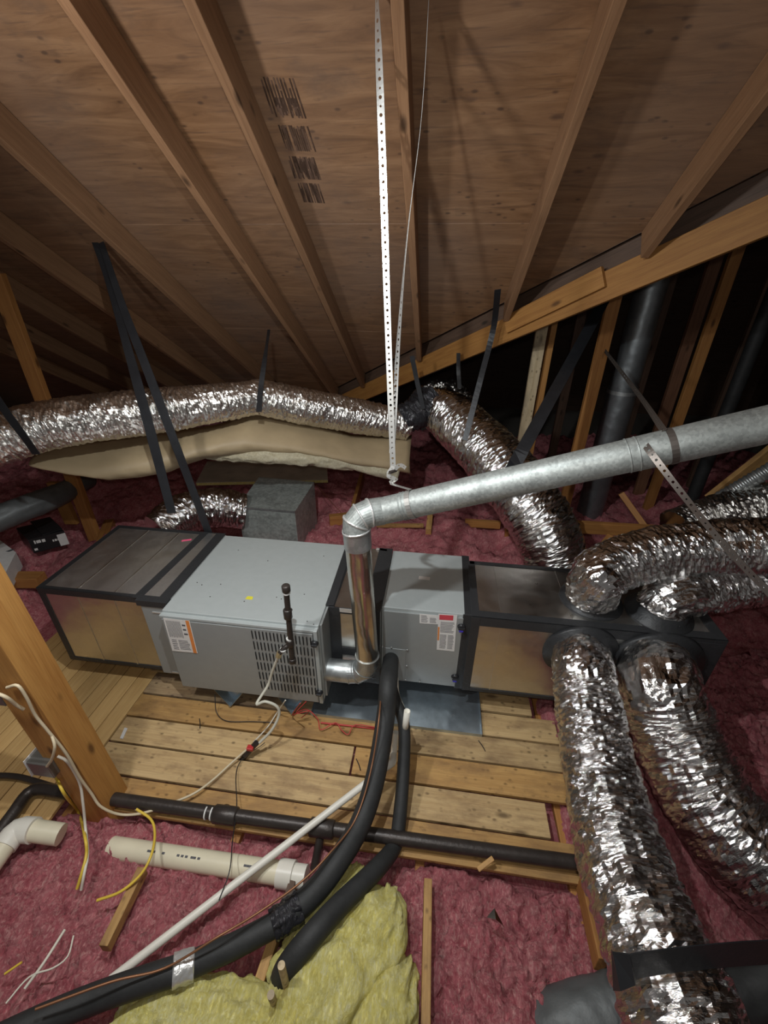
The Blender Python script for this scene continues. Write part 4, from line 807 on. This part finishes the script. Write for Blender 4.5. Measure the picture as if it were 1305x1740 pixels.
# ------------------------------------------------------------------ loose wood, scraps, boxes
def stick(lab, a, b, w, d, mat=m_stud, cat='wood strip', name='wood_strip', up=(0, 0, 1)):
    o = beam(name, a, b, w, d, mat, up=up); tag(o, lab, cat); return o
stick('wood strip pointing away from the camera, sunk beside the yellow batts', Pz(727, 1498, -.125), Pz(722, 1790, -.115), .032, .06, m_plank2)
stick('pale wood strip in pink insulation under the curling yellow cable', Pz(243, 1478, -.125), Pz(178, 1612, -.115), .034, .05, m_plank2)
stick('wood strip showing through insulation under the thick black foam line', Pz(468, 1590, -.14), Pz(432, 1700, -.12), .036, .05, m_plank2)
stick('tan joist edge beside the drooping foil duct at the lower right', Pz(990, 1500, -.15), Pz(1022, 1640, -.13), .038, .09, m_stud)
stick('dark joist edge behind the drain pipe coupling', Pz(500, 1500, -.16), Pz(470, 1600, -.15), .03, .09, m_dark)
stick('small broken wood splinter on the insulation edge below the iron pipe', Pz(812, 1478, -.11), Pz(838, 1458, -.09), .02, .008, m_plank2)
r0 = Pz(840, 1563, -.09); o = MB().add([r0+V([-.03, -.0, .01]), r0+V([.0, .028, .02]), r0+V([.035, -.015, .0]), r0+V([0, -.01, .035])], [(0, 1, 3), (1, 2, 3), (2, 0, 3)]).build('foil_scrap', m_foil, None, solid=.001); tag(o, 'crumpled foil scrap lying on pink insulation at the lower centre right', 'scrap')
for i, (q, m_, lab) in enumerate((((820, 1268), m_dark, 'dark bent nail on the amber plank right of the black lines'), ((610, 1300), m_dark, 'dark bent nail on the plank left of the thick black line'), ((340, 1230), m_dark, 'dark curl of debris on the plank left of the gas line'))):
    c = Pz(*q, FZ+.004); o = tubeobj('bent_nail', [c+V([-.02, .03, 0]), c, c+V([.012, -.025, 0])], .0025, m_iron, None, 8); tag(o, lab, 'nail')
r = empty('product_box', Pz(92, 915, .02), 'black open cardboard box lying on pink insulation behind the return plenum', 'box')
b0, b1, b2 = Pz(58, 940, 0.02), Pz(118, 924, 0.02), Pz(24, 905, .02); ux = unit(b1-b0); uy = unit(b2-b0); w = np.linalg.norm(b1-b0); dd = .30; hz = V([0, 0, .13])
base = [b0, b1, b1+uy*dd, b0+uy*dd]; MB().hexa([*base, *[p+hz for p in base]]).build('carton', m_blk, r)
fl = [base[2]+hz, base[3]+hz*1.0]; MB().slab([base[0]+hz+ux*w*.42+uy*.02, base[1]+hz+uy*.02+V([0, 0, .01]), base[2]+hz*1.2, base[3]+hz*1.2+ux*w*.42], (0, 0, .004)).build('lid_flap', m_blk, r)
nn = unit(np.cross(ux, [0, 0, 1])); mb = MB()
for (s0, s1, h0, h1) in ((.05, .14, .15, .3), (.12, .16, .62, .85), (.18, .3, .62, .82), (.33, .42, .6, .8), (.6, .64, .45, .6), (.66, .72, .45, .6), (.74, .80, .45, .58)): 
    p = b0+ux*w*s0; q_ = b0+ux*w*s1; mb.slab([p+hz*h0, q_+hz*h0, q_+hz*h1, p+hz*h1], nn*.0015)
mb.build('printed_marks', m_white, r); MB().slab([b1-ux*.06, b1, b1+hz*.85, b1-ux*.06+hz*.85], nn*.001).build('white_panel', m_white, r)
r = empty('white_carton', Pz(5, 950, 0.02), 'white carton corner at the left edge beside the black box', 'box')
a, b, c_, d_ = Pz(-70, 900, .14), Pz(-20, 902, .14), Pz(27, 938, .14), Pz(8, 975, .14)
MB().hexa([p-V([0, 0, .14]) for p in (d_, c_, b, a)]+[d_, c_, b, a]).build('carton', m_white, r, bevel=.003)
p = Pz(17, 935, .142); MB().slab([p+V([-.02, -.02, 0]), p+V([.012, -.02, 0]), p+V([.03, .015, 0]), p+V([0, .015, 0])], (0, 0, .001)).build('dark_print', m_ink, r)

# left upright behind the bridge duct
b = Pz(162, 915, 0.0); o = beam('wood_post', (b[0], b[1], -.2), (b[0], b[1], roof_z(b[1], 1.5)), .11, .045, m_stud, up=(0, 1, 0)); tag(o, 'orange upright stud behind the far left end of the bridge shaped duct', 'stud')
b2 = Pz(128, 878, 0.16); o = beam('wood_block', (b2[0], b2[1]-.05, .12), (b2[0]-.02, b2[1]-.05, .52), .12, .04, m_beam, up=(0, 1, 0)); tag(o, 'short lighter board nailed in front of the far left upright stud', 'board')
b = Pz(165, 960, .0); stick('small wood frame corner in insulation behind the return plenum', Pz(188, 890, .02), Pz(175, 925, .02), .08, .1, m_stud)
stick('wood block poking out of insulation left of the return plenum', Pz(28, 985, -.02), Pz(72, 985, -.02), .1, .09, m_stud)

# attic framing behind the furnace
def post(lab, px, py, y, w, d, mat, name='wood_stud', zb=-.3):
    p = Py(px, py, y); o = beam(name, (p[0], y, zb), (p[0], y, min(.664+.6227*p[0], 3.2)), w, d, mat, up=(0, 1, 0)); tag(o, lab, 'stud', 'studs beyond the valley beam'); return o
post('pale weathered stud just below the valley beam left of the black strap', 898, 690, 2.20, .085, .04, m_pale)
post('orange stud edge nailed against the pale weathered stud', 922, 650, 2.22, .042, .10, m_beam)
post('orange stud between the thick black strap and the grey stack', 990, 730, 2.2, .095, .045, m_stud)
post('dim brown stud just right of the grey stack', 1120, 730, 2.9, .10, .045, m_stud_shade)  # darker wood copy stands in for the light fading here
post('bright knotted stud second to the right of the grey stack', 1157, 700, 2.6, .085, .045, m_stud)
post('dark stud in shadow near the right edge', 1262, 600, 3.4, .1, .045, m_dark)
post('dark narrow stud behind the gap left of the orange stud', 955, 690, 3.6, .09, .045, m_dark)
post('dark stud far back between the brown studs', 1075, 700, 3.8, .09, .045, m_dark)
p = Py(1040, 730, 2.45); r = empty('vent_stack', (p[0], 2.45, -.1), 'tall grey round metal stack standing in the dark beyond the flue pipe', 'vent stack')
tubeobj('lower_stack', [(p[0], 2.45, -.3), (p[0], 2.45, Py(1050, 655, 2.45)[2])], .118, m_stack, r, seg=40, curve=False); tubeobj('upper_stack', [(p[0], 2.45, Py(1050, 655, 2.45)[2]), (p[0], 2.45, 2.9)], .112, m_stack, r, seg=40, curve=False)
tubeobj('joint_band', [(p[0], 2.45, Py(1050, 668, 2.45)[2]), (p[0], 2.45, Py(1050, 662, 2.45)[2])], .122, m_galv, r, seg=40, curve=False)
p = Py(1235, 700, 2.9); o = tubeobj('black_stack_pipe', [(p[0], 2.9, -.2), (p[0], 2.9, 2.8)], .06, m_foam, None, 24, curve=False); tag(o, 'black vertical pipe in the dark right of the bright knotted stud', 'pipe')
def mem(lab, a, b, w, d, mat=m_stud, up=(0, 0, 1)): return stick(lab, a, b, w, d, mat, 'framing board', 'framing_board', up)
mem('horizontal framing board at the foot of the studs right of the thick foil duct', Pd(945, 893, 3.0), Pd(1150, 905, 3.0), .04, .085)
mem('slanting brace board leaning on the horizontal board at the stud feet', Pd(1055, 838, 3.15), Pd(1098, 898, 3.1), .04, .085, m_stud, (0, 1, 0))
mem('short brace stub under the horizontal board above the plenum', Pd(1038, 912, 2.95), Pd(1020, 935, 2.9), .05, .04)
mem('tan board rising to the right edge above the thin ribbed duct', Pd(1205, 850, 3.2), Pd(1345, 740, 3.0), .04, .10, m_plank2)
mem('orange joist block sticking from insulation behind the flue elbow', Pz(600, 868, .1), Pz(617, 805, .12), .035, .14)
mem('short orange joist lying behind the furnace left of the flue elbow', Pz(560, 884, .06), Pz(596, 880, .06), .06, .1)
mem('short twin wood peg below the flue pipe', Pz(728, 905, .05), Pz(731, 876, .10), .05, .1, m_plank2)
mem('orange board in insulation beside the thick foil duct', Pz(790, 888, .1), Pz(850, 892, .1), .035, .07)
mem('upright orange block beside the thick foil duct behind the plenum', Pz(862, 905, .08), Pz(862, 870, .12), .035, .12)
mem('thin wood rail along the insulation under the flue pipe', Pz(640, 893, .08), Pz(720, 893, .1), .03, .03, m_plank2)
cable('thin copper coloured string across insulation behind the galvanised box', [Pz(533, 818, .3), Pz(560, 850, .25), Pz(597, 888, .15)], .0022, m_copper, 'string', 'string')
